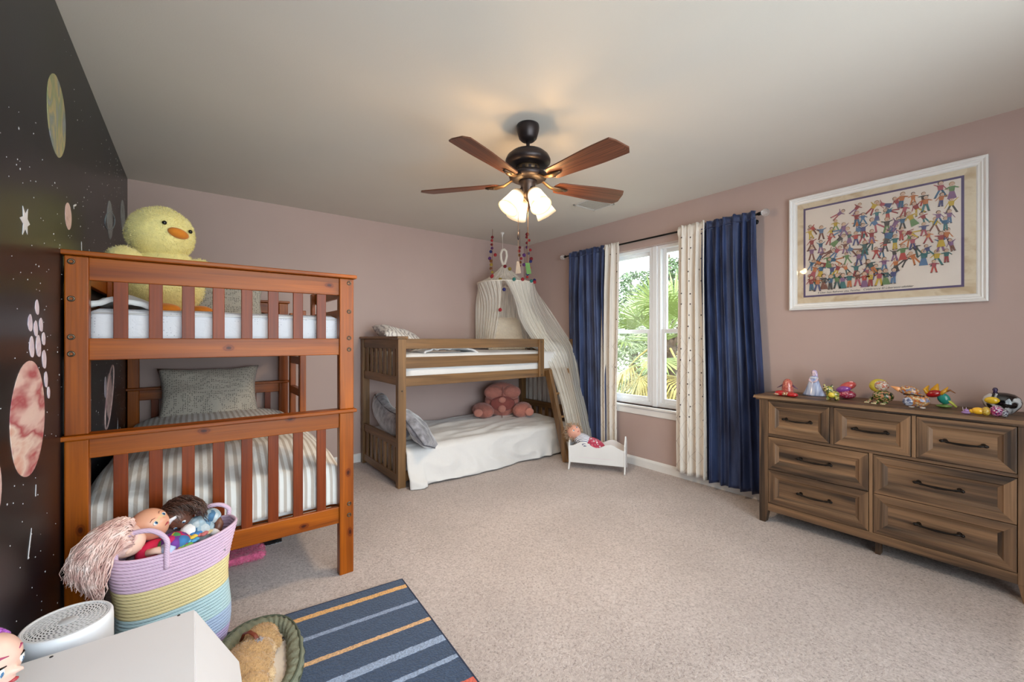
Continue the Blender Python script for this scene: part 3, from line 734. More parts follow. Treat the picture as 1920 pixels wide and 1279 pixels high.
# folded body pillow lying in a curve behind the lower end panel
bp = thing('body_pillow', (1.52, 3.85, .36), 'grey velvet body pillow slumped in a curve behind the end slats', 'pillow')
def bpil(u, v):
    path = [Vector((1.475, 4.15, .66)), Vector((1.470, 4.07, .585)), Vector((1.455, 3.90, .515)), Vector((1.455, 3.70, .475)), Vector((1.455, 3.50, .465)), Vector((1.46, 3.39, .475))]
    f = u * (len(path) - 1); i = min(len(path) - 2, int(f)); f -= i
    p0 = path[max(0, i - 1)]; p1 = path[i]; p2 = path[i + 1]; p3 = path[min(len(path) - 1, i + 2)]
    p = .5 * ((2 * p1) + (p2 - p0) * f + (2 * p0 - 5 * p1 + 4 * p2 - p3) * f * f + (3 * p1 - p0 - 3 * p2 + p3) * f ** 3)
    d = (p2 - p1).normalized(); a = v * 2 * PI
    e = max(.02, 1 - abs(2 * u - 1) ** 4) ** .5
    nrm = Vector((1, 0, 0)).cross(d).normalized()
    r1 = .078 * e; r2 = .125 * e
    q = p + Vector((1, 0, 0)) * math.cos(a) * r1 + nrm * math.sin(a) * r2
    return q + Vector((1, .3, .5)) * .010 * nz(q, 9, 3)
MB().grid(lambda u, v: bpil(v, -u), 28, 40, cu=True).build('cover', m_grey, bp, smooth=True)
MB().tube([(1.425, 4.09, .685), (1.42, 3.98, .645), (1.415, 3.84, .605), (1.415, 3.68, .580), (1.415, 3.55, .575), (1.42, 3.44, .575)], .004, 6).build('piping', m_greyd, bp, smooth=True)
# square cushion standing against the post
gc = thing('cushion', (1.50, 3.34, .33), 'square grey velvet cushion with dark piping leaning beside the front post', 'cushion')
R = frame3(Vector((.62, -.35, .62)), Vector((.30, -.62, -.55)))
cc = Vector((1.545, 3.36, .455))
pillow(cc, .42, .36, .13, R, 12, .012, 22, .04).build('cover', m_grey, gc, smooth=True, weld=True)
def edge(w, l, c, R, r, n=10, pin=.04):
    P = []
    for a, e in ((-1, -1), (1, -1), (1, 1), (-1, 1)):
        nx = {(-1, -1): (1, -1), (1, -1): (1, 1), (1, 1): (-1, 1), (-1, 1): (-1, -1)}[(a, e)]
        for k in range(n):
            f = k / n; u = a + (nx[0] - a) * f; v = e + (nx[1] - e) * f
            P.append(c + R @ Vector((u * w / 2 * (1 - pin * (1 - v * v)), v * l / 2 * (1 - pin * (1 - u * u)), 0)))
    return MB().tube(P, r, 6, closed=True)
edge(.42, .36, cc, R, .005).build('piping', m_greyd, gc, smooth=True)
# pink bear backrest pillow
m_bear = plain('dusty pink plush', (176, 112, 98), rough=.95, var=.12, vs=25, bump=.5, bs=50, bd=.012, sheen=.5)
m_bear2 = plain('light pink plush patch', (188, 124, 108), rough=.95, var=.1, vs=25, bump=.4, bs=50, sheen=.5)
m_bear3 = plain('darker rose panel', (140, 74, 66), rough=.95, var=.12, vs=25, sheen=.4)
br = thing('backrest_pillow', (2.86, 3.92, .33), 'dusty pink bear-shaped backrest pillow with two arms on the white sheet', 'pillow')
F = Vector((-.50, -.87, 0)); S = Vector((.87, -.50, 0)); o0 = Vector((2.86, 3.94, .335))
RB = frame3(Vector((0, 0, 1)), S)
def bl(name, s, f, z, r, m, fz=0, rot=None, fn=None):
    b = MB().ell(o0 + S * s + F * f + Vector((0, 0, z)), r, rot or RB, 22, 14, fn)
    if fz: b.fuzz(fz, .009, .0012, int(abs(s * 100)) + 3)
    return b.build(name, m, br, smooth=True)
bl('body', 0, 0, .17, (.20, .10, .17), m_bear, 2500)
bl('body', 0, -.02, .29, (.19, .09, .10), m_bear, 1500)
for s in (-1, 1):
    bl('lobe', s * .105, .055, .285, (.105, .06, .075), m_bear, 1200)
    bl('arm', s * .225, .08, .085, (.10, .17, .085), m_bear, 2500, frame3((0, 0, 1), S + F * (.55 * s)))
    bl('paw_pad', s * (.255 + .03), .235 - .02, .08, (.05, .02, .045), m_bear2)
bl('panel', 0, .085, .16, (.145, .04, .085), m_bear3)
bl('nose_patch', -.01, .115, .205, (.042, .02, .036), m_bear2)
bl('belly_patch', -.012, .118, .105, (.044, .022, .042), m_bear2)
def seam(pts): MB().tube([o0 + S * a + F * f + Vector((0, 0, z)) for a, f, z in pts], .004, 5).build('seam', m_bear3, br, smooth=True)
seam([(-.19, .07, .215), (-.12, .11, .20), (-.05, .122, .225), (0, .12, .245)]); seam([(.19, .07, .215), (.12, .11, .20), (.05, .122, .225), (0, .12, .245)])
seam([(0, .122, .245), (0, .11, .29), (0, .07, .345)]); seam([(-.01, .13, .06), (-.01, .125, .03), (-.01, .11, .0)])
# pillows on the upper bunk
m_fuzzy = plain('cream faux fur', (226, 214, 196), rough=.95, var=.06, vs=30, bump=.8, bs=60, bd=.015, sheen=.6)
b = pillow((2.96, 4.03, 1.30), .46, .42, .17, frame3(Vector((-.25, -.85, .40)), (1, -.25, 0)), 31, .006, 20, .02); b.fuzz(7000, .016, .0012, 9)
tag(b.build('pillow', m_fuzzy, None, smooth=True), 'cream faux fur pillow standing inside the gauze canopy', 'pillow')
b = pillow((3.19, 3.55, 1.155), .36, .30, .13, frame3(Vector((0.1, -.2, .97)), (1, 0, 0)), 33, .006, 20, .02)
tag(b.build('pillow', m_sheet, None, smooth=True, weld=True), 'white pillow at the ladder opening behind the gauze canopy', 'pillow')
m_vein, n_, b_ = newmat('white and grey feather print'); b_.inputs['Roughness'].default_value = .8
co = coords(n_, (1, 1, 1)); q = node(n_, 'ShaderNodeTexWave', i_Scale=9.0, i_Distortion=9.0, i_Detail=2.0); n_.links.new(co, q.inputs[0])
q2 = ramp(n_, [(.0, rgb((168, 164, 166))), (.25, rgb((206, 203, 202))), (.45, rgb((234, 232, 230)))]); n_.links.new(q.outputs[1], q2.inputs[0]); n_.links.new(q2.outputs[0], b_.inputs['Base Color'])
b = pillow((1.60, 3.88, 1.245), .46, .44, .16, frame3(Vector((.30, -.2, .93)), (.93, .0, -.30)), 35, .010, 22, .05)
tag(b.build('pillow', m_vein, None, smooth=True, weld=True), 'white and grey printed pillow propped at the left end of the upper brown bunk', 'pillow')
b = MB().grid(lambda u, v: (1.60 + .55 * u, 3.345 + .3 * v, 1.110 + .045 * math.sin(PI * min(1, u * 1.02)) ** .6 * (1 + .5 * nz((u * 14, v, 0), 1, 3)) * (1 - v * .3) + .012 * nz((u * 20, v * 2, 0), 1, 8)), 60, 16)
tag(b.build('blanket', m_sheet, None, smooth=True, solid=.015), 'rumpled white blanket along the front rail of the upper brown bunk', 'blanket')
# ------------------------------------------------------------------ gauze bed canopy hung in the corner
m_gz, n_, b_ = newmat('cream crinkle gauze'); n_.nodes.remove(b_)
tr = node(n_, 'ShaderNodeBsdfTransparent'); df = node(n_, 'ShaderNodeBsdfDiffuse'); tl = node(n_, 'ShaderNodeBsdfTranslucent')
df.inputs[0].default_value = rgb((244, 240, 232)); tl.inputs[0].default_value = rgb((244, 240, 232))
mx = node(n_, 'ShaderNodeMixShader'); mx.inputs[0].default_value = .35; n_.links.new(df.outputs[0], mx.inputs[1]); n_.links.new(tl.outputs[0], mx.inputs[2])
uvn = node(n_, 'ShaderNodeUVMap', uv_map='UVMap'); mp_ = node(n_, 'ShaderNodeMapping'); mp_.inputs['Scale'].default_value = (70, 3, 1); n_.links.new(uvn.outputs[0], mp_.inputs[0])
q = node(n_, 'ShaderNodeTexNoise', i_Scale=1.0, i_Detail=3.0); n_.links.new(mp_.outputs[0], q.inputs[0])
r_ = ramp(n_, [(.3, (.42, .42, .42, 1)), (.62, (.95, .95, .95, 1))]); n_.links.new(q.outputs[0], r_.inputs[0])
m2 = node(n_, 'ShaderNodeMixShader'); n_.links.new(r_.outputs[0], m2.inputs[0]); n_.links.new(tr.outputs[0], m2.inputs[1]); n_.links.new(mx.outputs[0], m2.inputs[2])
n_.links.new(m2.outputs[0], n_.nodes['Material Output'].inputs[0])
m_gzt = m_gz.copy(); m_gzt.name = 'thin cream gauze'
for e_ in [x for x in m_gzt.node_tree.nodes if x.bl_idname == 'ShaderNodeValToRGB'][0].color_ramp.elements: e_.color = tuple(c * (.62 if e_.position < .5 else .75) for c in e_.color[:3]) + (1,)
m_cord = plain('cream cotton cord', (226, 218, 206), rough=.9, var=.05, bump=.5, bs=200)
cnp = thing('bed_canopy', (2.85, 3.85, 1.1), 'cream gauze bed canopy hanging over the corner of the brown bunk', 'canopy')
CC = Vector((2.855, 3.86, 1.862)); CR = .325
def rp(deg, r=CR, dz=0): return CC + Vector((math.cos(math.radians(deg)) * r, math.sin(math.radians(deg)) * r, dz))
MB().tube([rp(k * 9) for k in range(40)], .007, 8, closed=True).build('ring', m_cord, cnp, smooth=True)
apex = Vector((2.82, 3.85, 2.08))
MB().grid(lambda u, v: apex.lerp(rp(u * 360, CR + .004), .08 + .92 * v) + Vector((0, 0, -.028 * math.sin(PI * v) + .006 * math.sin(u * 2 * PI * 22) * v)), 132, 10, cu=True).build('canopy_top', m_gz, cnp, smooth=True)
hk = Vector((2.80, 3.85, 2.44))
MB().tube([hk, Vector((2.805, 3.85, 2.25))], .0025, 6).build('string', m_cord, cnp)
MB().tube([apex + Vector((.795, -.606, 0)) * a + Vector((0, 0, z)) for a, z in [(-.005, -.01), (-.03, .06), (-.034, .12), (-.018, .165), (.006, .172), (.028, .15), (.034, .10), (.022, .04), (.004, -.01)]], .014, 8).build('loop', m_cord, cnp, smooth=True)
MB().lathe([(.022, 0), (.02, -.012), (.008, -.02), (.004, -.05), (0, -.05)], hk, 12).build('ceiling_hook', m_white, cnp, smooth=True)
def drape(name, a0, a1, bot, npl, amp, m=None):
    m = m or m_gz
    # bot(u) -> list of points below the ring
    def fn(u, v):
        top = rp(a0 + (a1 - a0) * u, CR)
        pts = [top] + [Vector(p) for p in bot(u)]
        f = v * (len(pts) - 1); i = min(len(pts) - 2, int(f)); f -= i
        p0 = pts[max(0, i - 1)]; p1 = pts[i]; p2 = pts[i + 1]; p3 = pts[min(len(pts) - 1, i + 2)]
        p = .5 * ((2 * p1) + (p2 - p0) * f + (2 * p0 - 5 * p1 + 4 * p2 - p3) * f * f + (3 * p1 - p0 - 3 * p2 + p3) * f ** 3)
        w = amp * (.4 + v) * (math.sin(u * npl * 2 * PI + 2.0 * nz((u * 3, v * 1.5, 0), 1, 2)) + .5 * math.sin(u * npl * 4.3 * PI + v))
        return p + Vector((-.61, -.79, 0)) * w
    b = MB().grid(fn, 120, 44)
    return b.build(name, m, cnp, smooth=True)
def mixp(A, B, u, ease=1.0):
    u = u ** ease
    return [Vector(a).lerp(Vector(c), u) for a, c in zip(A, B)]
# left drape: gathered towards the left, ends on the mattress
drape('drape', 128, 226, lambda u: mixp([(2.61, 4.12, 1.60), (2.60, 4.10, 1.13)], [(2.62, 3.62, 1.62), (2.60, 3.75, 1.13)], u), 9, .012)
# right drape: swept over the guard post and down the ladder side to the carpet
LA = [(2.70, 3.50, 1.66), (2.83, 3.52, 1.38), (3.02, 3.33, .98), (3.00, 3.09, .60), (3.00, 2.99, .30), (3.02, 2.97, .10)]
RA = [(3.25, 3.58, 1.60), (3.35, 3.40, 1.30), (3.365, 3.27, 1.12), (3.345, 3.15, .72), (3.345, 3.02, .32), (3.345, 2.98, .08)]
drape('drape', 232, 345, lambda u: mixp(LA, RA, u, .85), 9, .011, m_gzt)
# inner fold of the same side, so the gauze is doubled near the ladder
LB = [(2.78, 3.53, 1.62), (2.92, 3.50, 1.34), (3.04, 3.36, 1.0), (3.02, 3.14, .62), (3.02, 3.04, .30)]
RB_ = [(2.98, 3.60, 1.62), (3.10, 3.46, 1.34), (3.15, 3.36, 1.0), (3.17, 3.16, .62), (3.19, 3.07, .30)]
drape('drape', 236, 300, lambda u: mixp(LB, RB_, u), 7, .010)
drape('drape', 345, 488, lambda u: mixp([(3.32, 3.95, 1.5), (3.34, 3.80, 1.12)], [(2.68, 4.19, 1.5), (2.66, 4.20, 1.12)], u), 12, .010)
MB().grid(lambda u, v: (3.436 + .008 * math.sin(u * 60), 3.36 + .84 * u, 1.20 - .78 * v), 90, 8).build('drape', m_gz, cnp, smooth=True)
PCOL = {'navy': (44, 44, 104), 'olive': (150, 128, 52), 'red': (158, 42, 50), 'dred': (120, 30, 40), 'teal': (52, 122, 116), 'purple': (92, 50, 112), 'brown': (120, 72, 40)}
def pm(c): return plain('wool pompom ' + c, PCOL[c], rough=.95, var=.2, vs=120, bump=.6, bs=200)
def pompom(c, p, r, par, seed=0):
    b = MB().ell(p, r, None, 12, 8, lambda u, q: q * (1 + .12 * noise.noise(u * 5 + Vector((seed, 0, 0))))); b.fuzz(160, r * .28, .0009, seed)
    return b.build('pompom', pm(c), par, smooth=False)
for i, (c, x, y, z) in enumerate([('navy', 2.645, 4.10, 1.865), ('olive', 2.627, 3.65, 1.87), ('red', 2.62, 3.80, 1.92), ('dred', 2.80, 3.80, 2.05), ('olive', 2.835, 3.756, 2.02), ('teal', 2.73, 3.54, 1.87), ('red', 2.83, 3.52, 1.875), ('teal', 2.97, 3.54, 1.87), ('red', 3.05, 3.58, 1.87), ('navy', 3.10, 3.64, 1.90), ('navy', 2.64, 3.60, 1.76), ('red', 2.59, 3.60, 1.54)]):
    pompom(c, (x, y, z), .019, cnp, i + 1)
def garland(loc, label, cols, spread, ln):
    g = thing('pompom_garland', loc, label, 'garland', 'pompom garlands around the canopy')
    rnd = random.Random(int(loc[0] * 1000 + loc[1] * 100)); x, y, z = loc
    MB().tube([(x, y, 2.44), (x + .003, y, z + .1), (x, y, z - ln)], .002, 5).build('string', pm('brown'), g)
    for i, c in enumerate(cols):
        f = i / max(1, len(cols) - 1); a = rnd.uniform(0, 2 * PI)
        pompom(c, (x + math.cos(a) * spread * math.sin(PI * f), y + math.sin(a) * spread * math.sin(PI * f), z - ln * f), rnd.uniform(.014, .020), g, i + 3)
garland((2.62, 3.79, 2.35), 'red and purple pompom garland left of the canopy loop', ['dred', 'red', 'dred', 'purple', 'navy', 'red', 'purple', 'brown', 'olive', 'brown', 'olive', 'red'], .035, .42)
garland((2.87, 3.62, 2.24), 'short red and brown pompom garland right of the canopy loop', ['dred', 'red', 'brown', 'red', 'brown', 'brown'], .018, .20)
garland((2.87, 3.49, 2.36), 'long red and navy pompom garland nearest the window curtains', ['dred', 'dred', 'red', 'dred', 'purple', 'red', 'navy', 'purple', 'dred', 'navy', 'purple', 'red', 'dred', 'navy', 'red'], .045, .46)
# ------------------------------------------------------------------ ceiling fan
m_brz = plain('oil rubbed bronze', (52, 44, 44), rough=.38, metal=.6, var=.06)
m_brzl = plain('worn bronze arm', (104, 82, 60), rough=.35, metal=.7, var=.1)
m_blade = None
FC = Vector((1.51, 1.83, 0))
fan = thing('ceiling_fan', (1.51, 1.83, 2.44), 'bronze five-blade ceiling fan with walnut blades and four lit glass shades', 'ceiling fan')
def fl(name, prof, m, n=40): return MB().lathe([(r, z) for r, z in prof], FC, n).build(name, m, fan, smooth=True)
fl('canopy', [(.062, 2.44), (.064, 2.425), (.062, 2.405), (.050, 2.365), (.036, 2.352), (.018, 2.348), (.0, 2.348)], m_brz)
fl('down_rod', [(.0105, 2.36), (.0105, 2.285)], m_brz, 16)
fl('motor_housing', [(0, 2.302), (.03, 2.30), (.06, 2.296), (.095, 2.282), (.118, 2.262), (.128, 2.24), (.127, 2.226), (.115, 2.214), (.098, 2.208), (.07, 2.204), (0, 2.204)], m_brz)
fl('vent_collar', [(.066, 2.206), (.07, 2.196), (.066, 2.170), (.05, 2.163), (0, 2.163)], m_brzl)
for k in range(12):
    a = k * PI / 6; p = FC + Vector((math.cos(a) * .068, math.sin(a) * .068, 2.185)); t = Vector((-math.sin(a), math.cos(a), 0))
    MB().beam(p - t * .008, p + t * .008, .006, .016).build('vent_slot', m_brz, fan)
fl('flywheel', [(0, 2.168), (.098, 2.166), (.110, 2.156), (.104, 2.138), (.08, 2.126), (.05, 2.122), (0, 2.122)], m_brz)
fl('switch_hub', [(.046, 2.128), (.052, 2.122), (.052, 2.112), (.042, 2.106), (.042, 2.055), (.036, 2.035), (.018, 2.022), (.008, 2.008), (0, 2.004)], m_brz)
def blade_mat():
    m, n, b = newmat('walnut fan blade'); b.inputs['Roughness'].default_value = .38
    uvn = node(n, 'ShaderNodeUVMap', uv_map='UVMap'); oi = node(n, 'ShaderNodeObjectInfo')
    mp = node(n, 'ShaderNodeMapping'); mp.inputs['Scale'].default_value = (26, 1.2, 1); n.links.new(uvn.outputs[0], mp.inputs[0]); n.links.new(oi.outputs['Random'], mp.inputs['Location'])
    q = node(n, 'ShaderNodeTexNoise', i_Scale=1.0, i_Detail=5.0, i_Distortion=.5); n.links.new(mp.outputs[0], q.inputs[0])
    r = ramp(n, [(.35, rgb((66, 34, 22))), (.62, rgb((112, 66, 44)))]); n.links.new(q.outputs[0], r.inputs[0]); n.links.new(r.outputs[0], b.inputs['Base Color'])
    return m
m_blade = blade_mat()
for k in range(5):
    a = math.radians(57 + 72 * k); d = Vector((math.cos(a), math.sin(a), 0)); s = Vector((-math.sin(a), math.cos(a), 0)); tl_ = math.radians(-12)
    s2 = s * math.cos(tl_) + Vector((0, 0, math.sin(tl_)))
    N, Mm = 26, 8
    def bf(u, v, top):
        r = .165 + (.632 - .165) * v
        hw = .050 + .020 * smooth01(v * 1.3)
        if v < .08: hw *= (1 - ((.08 - v) / .08) ** 2) ** .5 * .75 + .25
        if v > .955: hw *= .55 + .45 * max(0, 1 - ((v - .955) / .045) ** 2) ** .5
        # the outer edge is cut on a slight slant
        r += .018 * (u - .5) * smooth01((v - .8) / .2)
        return FC + d * r + s2 * ((u - .5) * 2 * hw) + Vector((0, 0, 2.112 + (.0035 if top else -.0035)))
    b = MB()
    b.grid(lambda u, v: bf(u, v, True), Mm, N); b.grid(lambda u, v: bf(1 - u, v, False), Mm, N)
    b.grid(lambda u, v: bf(0, v, u < .5), 1, N); b.grid(lambda u, v: bf(1, v, u > .5), 1, N); b.grid(lambda u, v: bf(u, 1, v > .5), Mm, 1); b.grid(lambda u, v: bf(u, 0, v < .5), Mm, 1)
    b.build('blade', m_blade, fan)
    p = [FC + d * .06 + Vector((0, 0, 2.142)), FC + d * .10 + Vector((0, 0, 2.132)), FC + d * .14 + Vector((0, 0, 2.108)), FC + d * .19 + Vector((0, 0, 2.102)), FC + d * .25 + Vector((0, 0, 2.102))]
    MB().tube(p, [.013, .013, .016, .024, .010], 8, flat=.4).build('blade_arm', m_brzl, fan, smooth=True)
    for rr_, ss in ((.20, .012), (.20, -.012), (.235, 0)):
        MB().ell(FC + d * rr_ + s2 * ss + Vector((0, 0, 2.0975)), .0045, None, 8, 6).build('screw', m_brz, fan)
m_shade, n_, b_ = newmat('lit frosted glass shade')
uvn = node(n_, 'ShaderNodeUVMap', uv_map='UVMap'); sx = node(n_, 'ShaderNodeSeparateXYZ'); n_.links.new(uvn.outputs[0], sx.inputs[0])
r_ = ramp(n_, [(0, (1.0, .58, .26, 1)), (.22, (1.0, .66, .34, 1)), (.42, (1, .92, .76, 1)), (.8, (1, .95, .84, 1)), (1, (1, .82, .56, 1))]); n_.links.new(sx.outputs[1], r_.inputs[0])
r2_ = ramp(n_, [(0, (.13, .13, .13, 1)), (.25, (.20, .20, .20, 1)), (.42, (1, 1, 1, 1)), (.85, (1, 1, 1, 1)), (1, (.35, .35, .35, 1))]); n_.links.new(sx.outputs[1], r2_.inputs[0])
mu = node(n_, 'ShaderNodeMath', operation='MULTIPLY'); mu.inputs[1].default_value = 1.0; n_.links.new(r2_.outputs[0], mu.inputs[0])
n_.links.new(r_.outputs[0], b_.inputs['Emission Color']); n_.links.new(mu.outputs[0], b_.inputs['Emission Strength'])
b_.inputs['Base Color'].default_value = (.04, .03, .02, 1); b_.inputs['Roughness'].default_value = .4
tr = node(n_, 'ShaderNodeBsdfTransparent'); tr.inputs[0].default_value = (1, .86, .64, 1); ms = node(n_, 'ShaderNodeMixShader'); ms.inputs[0].default_value = .62
n_.links.new(tr.outputs[0], ms.inputs[1]); n_.links.new(b_.outputs[0], ms.inputs[2]); n_.links.new(ms.outputs[0], n_.nodes['Material Output'].inputs[0])
m_bulb, n_, b_ = newmat('lit bulb'); b_.inputs['Emission Color'].default_value = (1, .86, .62, 1); b_.inputs['Emission Strength'].default_value = 2.5
RTv = Vector((.795, -.606, 0)); AWv = Vector((.606, .795, 0))
for rr_, aa in ((-.86, -.5), (.5, -.86), (-.5, .86), (.86, .5)):
    d = (RTv * rr_ + AWv * aa).normalized(); ax = (d * math.sin(math.radians(36)) + Vector((0, 0, -math.cos(math.radians(36))))).normalized()
    o1 = FC + d * .045 + Vector((0, 0, 2.066)); Rm = frame3(ax, Vector((0, 0, 1)))
    MB().tube([FC + d * .03 + Vector((0, 0, 2.075)), o1, o1 + ax * .02], .012, 10).build('shade_arm', m_brz, fan, smooth=True)
    prof = [(.022, 0), (.034, .012), (.042, .035), (.047, .07), (.053, .105), (.060, .135)]
    sh = MB().lathe(prof + [(r - .003, z) for r, z in prof[::-1]], o1 + ax * .012, 28, Rm)
    sh.f = [f for f in sh.f if len(f) == 4]; sh.mi = sh.mi[:len(sh.f)]
    nP = len(prof)
    for i in range(len(sh.v)):
        j = i // 28; sh.uv[i] = (0, (j if j < nP else 2 * nP - 1 - j) / (nP - 1))
    so_ = sh.build('lamp_shade', m_shade, fan, smooth=True)
    MB().ell(o1 + ax * .065, (.022, .022, .03), Rm, 12, 8).build('bulb', m_bulb, so_, smooth=True)
    L = bpy.data.lights.new('fan_lamp', 'POINT'); L.energy = 14.0; L.color = (1, .80, .56); L.shadow_soft_size = .03
    lo = bpy.data.objects.new('fan_lamp', L); COL.objects.link(lo); lo.location = o1 + ax * .105
for off, zt, c, nm in ((RTv * -.055 + AWv * -.01, 1.60, (120, 106, 94), 'white'), (RTv * .002 + AWv * .045, 1.60, (44, 84, 30), 'green')):
    p = FC + off
    MB().tube([p + Vector((0, 0, 2.06)), p + Vector((0, 0, zt + .07))], .0013, 5).build('pull_chain', m_brzl, fan)
    if nm == 'white': MB().lathe([(0, 1.835), (.004, 1.83), (.006, 1.80), (.003, 1.79), (0, 1.79)][::-1], p, 10).build('chain_pull', m_brz, fan, smooth=True)
    q0 = p + Vector((0, 0, zt + .07)); w = RTv * .018
    MB().prism([q0 - w * .45, q0 + w * .3, q0 + w * .9 + Vector((0, 0, -.068)), q0 - w * .9 + Vector((0, 0, -.072))] if nm == 'white' else [q0 - w * .9, q0 + w * .5, q0 + w * 1.1 + Vector((0, 0, -.062)), q0 - w * .4 + Vector((0, 0, -.066))], AWv * .002).build('tag', plain(nm + ' paper tag', c, rough=.7, var=.15, vs=120), fan)['label'] = nm + ' paper tag on the pull chain'
# ------------------------------------------------------------------ curtain rod and curtains
m_rod = plain('black rod', (22, 20, 20), rough=.4, metal=.6)
m_ball, n_, b_ = newmat('clear glass finial'); b_.inputs['Transmission Weight'].default_value = .85; b_.inputs['Roughness'].default_value = .05; b_.inputs['Base Color'].default_value = (.9, .9, .9, 1)
rod = thing('curtain_rod', (3.36, 2.39, 2.165), 'thin black curtain rod with clear ball finials above the window', 'curtain rod')
MB().cyl((3.36, 1.37, 2.165), (3.36, 3.40, 2.165), .0085, None, 12).build('rod', m_rod, rod, smooth=True)
for y, s in ((1.37, -1), (3.40, 1)):
    MB().cyl((3.36, y, 2.165), (3.36, y + s * .022, 2.165), .014, .011, 14).build('finial_neck', m_rod, rod, smooth=True)
    MB().ell((3.36, y + s * .048, 2.165), .028, None, 20, 14).build('finial', m_ball, rod, smooth=True)
for y in (1.42, 3.35):
    MB().tube([(3.449, y, 2.13), (3.41, y, 2.135), (3.365, y, 2.150)], .006, 8).build('bracket', m_rod, rod, smooth=True)
    MB().cyl((3.4495, y, 2.13), (3.443, y, 2.13), .018, None, 14).build('wall_plate', m_rod, rod, smooth=True)
m_velvet, n_, b_ = newmat('navy velvet'); b_.inputs['Roughness'].default_value = .55; b_.inputs['Base Color'].default_value = rgb((34, 50, 104))
b_.inputs['Sheen Weight'].default_value = 1.0; b_.inputs['Sheen Roughness'].default_value = .3; b_.inputs['Sheen Tint'].default_value = rgb((150, 160, 186))
co = coords(n_, (6, 6, 1.2)); q = node(n_, 'ShaderNodeTexNoise', i_Scale=2.5, i_Detail=5.0); n_.links.new(co, q.inputs[0])
r_ = ramp(n_, [(.35, rgb((24, 32, 62))), (.65, rgb((54, 70, 112)))]); n_.links.new(q.outputs[0], r_.inputs[0]); n_.links.new(r_.outputs[0], b_.inputs['Base Color']); bumpnode(n_, b_, q.outputs[0], .25, .02)
m_ivory = plain('ivory curtain cloth', (226, 220, 212), rough=.85, var=.03, bump=.15, bs=7, bd=.02, sheen=.3)
def curtain(label, y0, y1, yb0, yb1, ztop, zbot, m, npl, amp, seed, white=False):
    t = thing('curtain', (3.36, (y0 + y1) / 2, zbot), label, 'curtain')
    rnd = random.Random(seed)
    def fn(u, v, off=0.0):
        # v = 0 top .. 1 bottom
        ya = y0 + (yb0 - y0) * smooth01(v * 1.1); yc = y1 + (yb1 - y1) * smooth01(v * 1.1)
        ph = 2 * PI * npl * (u + .05 * nz((u * 4, v * .8, 0), 1, seed))
        g = .55 + .45 * smooth01(v * 4) 
        a = amp * g * (.75 + .6 * nz((u * 5, v * .7, 1), 1, seed + 2))
        x = 3.355 + a * math.sin(ph) + .35 * a * math.sin(2.3 * ph + seed) + .012 * nz((u * 3, v * 2.2, 0), 1, seed + 5)
        y = ya + (yc - ya) * u + .35 * a * math.cos(ph) * g
        z = ztop + (zbot - ztop) * v + .006 * nz((u * 9, 0, 0), 1, seed) * (1 if v > .98 else 0) + (.010 * nz((u * 18, 0, 0), 1, seed + 1) if v < .001 else 0)
        near = math.exp(-((z - 2.165) / .022) ** 2)
        x = x * (1 - near * .55) + 3.3475 * near * .55
        if near > .25: x = min(x, 3.346)
        return (min(3.425, x) + off, y, z)
    pan = MB().grid(fn, 110, 70).build('panel', m, t, smooth=True, solid=.003)
    if not white:
        MB().grid(lambda u, v: fn(u, .026 + v * .0035 if v < .5 else .0295, -.005), 110, 1).build('header_seam', m, t, smooth=True, solid=.004)
    else:
        b = MB(); lines = MB()
        for u0 in (.14, .46, .82):
            for k in range(17):
                v = .05 + k * .045 + rnd.uniform(-.004, .004); p = Vector(fn(u0 + .05 * math.sin(k * 1.3 + seed), v))
                b.ell(p + Vector((-.003, 0, 0)), (.003, .0065, .0065), None, 8, 6)
        tag(b.build('stitched_dot', plain('dark stitched dots', (70, 62, 60), rough=.8), t), kind='stuff')
        for k in range(12):
            v0 = .44 + k * .048; P = []
            for i in range(41):
                u = i / 40; zz = abs(((u * 3 + (k % 2) * .5) % 1) - .5) * 2; P.append(Vector(fn(u, min(.995, v0 + .055 * zz))) + Vector((-.0025, 0, 0)))
            lines.tube(P, .0011, 4)
        tag(lines.build('stitching', plain('taupe stitching', (164, 154, 150), rough=.8), t), kind='stuff')
    return t
curtain('navy velvet curtain at the left end of the rod beside the gauze canopy', 3.335, 2.835, 3.33, 2.79, 2.195, .075, m_velvet, 5, .034, 3)
curtain('narrow ivory curtain behind the doll cradle, left side of the window', 2.86, 2.645, 2.87, 2.665, 2.190, .085, m_ivory, 3, .030, 5, True)
curtain('ivory dotted curtain covering the right edge of the window', 2.015, 1.775, 2.035, 1.755, 2.205, .075, m_ivory, 4, .030, 7, True)
curtain('navy velvet curtain at the right end of the rod beside the dresser', 1.80, 1.385, 1.785, 1.30, 2.195, .065, m_velvet, 6, .040, 9)
# ------------------------------------------------------------------ framed crowd picture
pic = thing('framed_picture', (3.45, .712, 1.435), 'large white-framed cartoon crowd print on the mauve wall above the dresser', 'picture')
PY0, PY1, PZ0, PZ1 = 1.188, .237, 1.437, 2.232   # y from left to right as seen
m_frame = plain('white frame enamel', (232, 231, 230), rough=.3, var=.02)
prof = [(0, 0), (0, .030), (.008, .033), (.014, .028), (.017, .020), (.025, .022), (.028, .014), (.040, .012), (.046, .008), (.046, 0)]
b = MB()
def fr_side(c0, c1, inw):
    # c0,c1 outer corners (y,z); inw: inward directions at both ends
    n = len(prof); vs = []
    for (cy_, cz_), (iy, iz) in ((c0, inw[0]), (c1, inw[1])):
        for a, h_ in prof: vs.append((XR - .001 - h_, cy_ + iy * a, cz_ + iz * a))
    b.add(vs, [(i, i + 1, n + i + 1, n + i) for i in range(n - 1)])
corn = [((PY0, PZ0), (-1, 1)), ((PY1, PZ0), (1, 1)), ((PY1, PZ1), (1, -1)), ((PY0, PZ1), (-1, -1))]
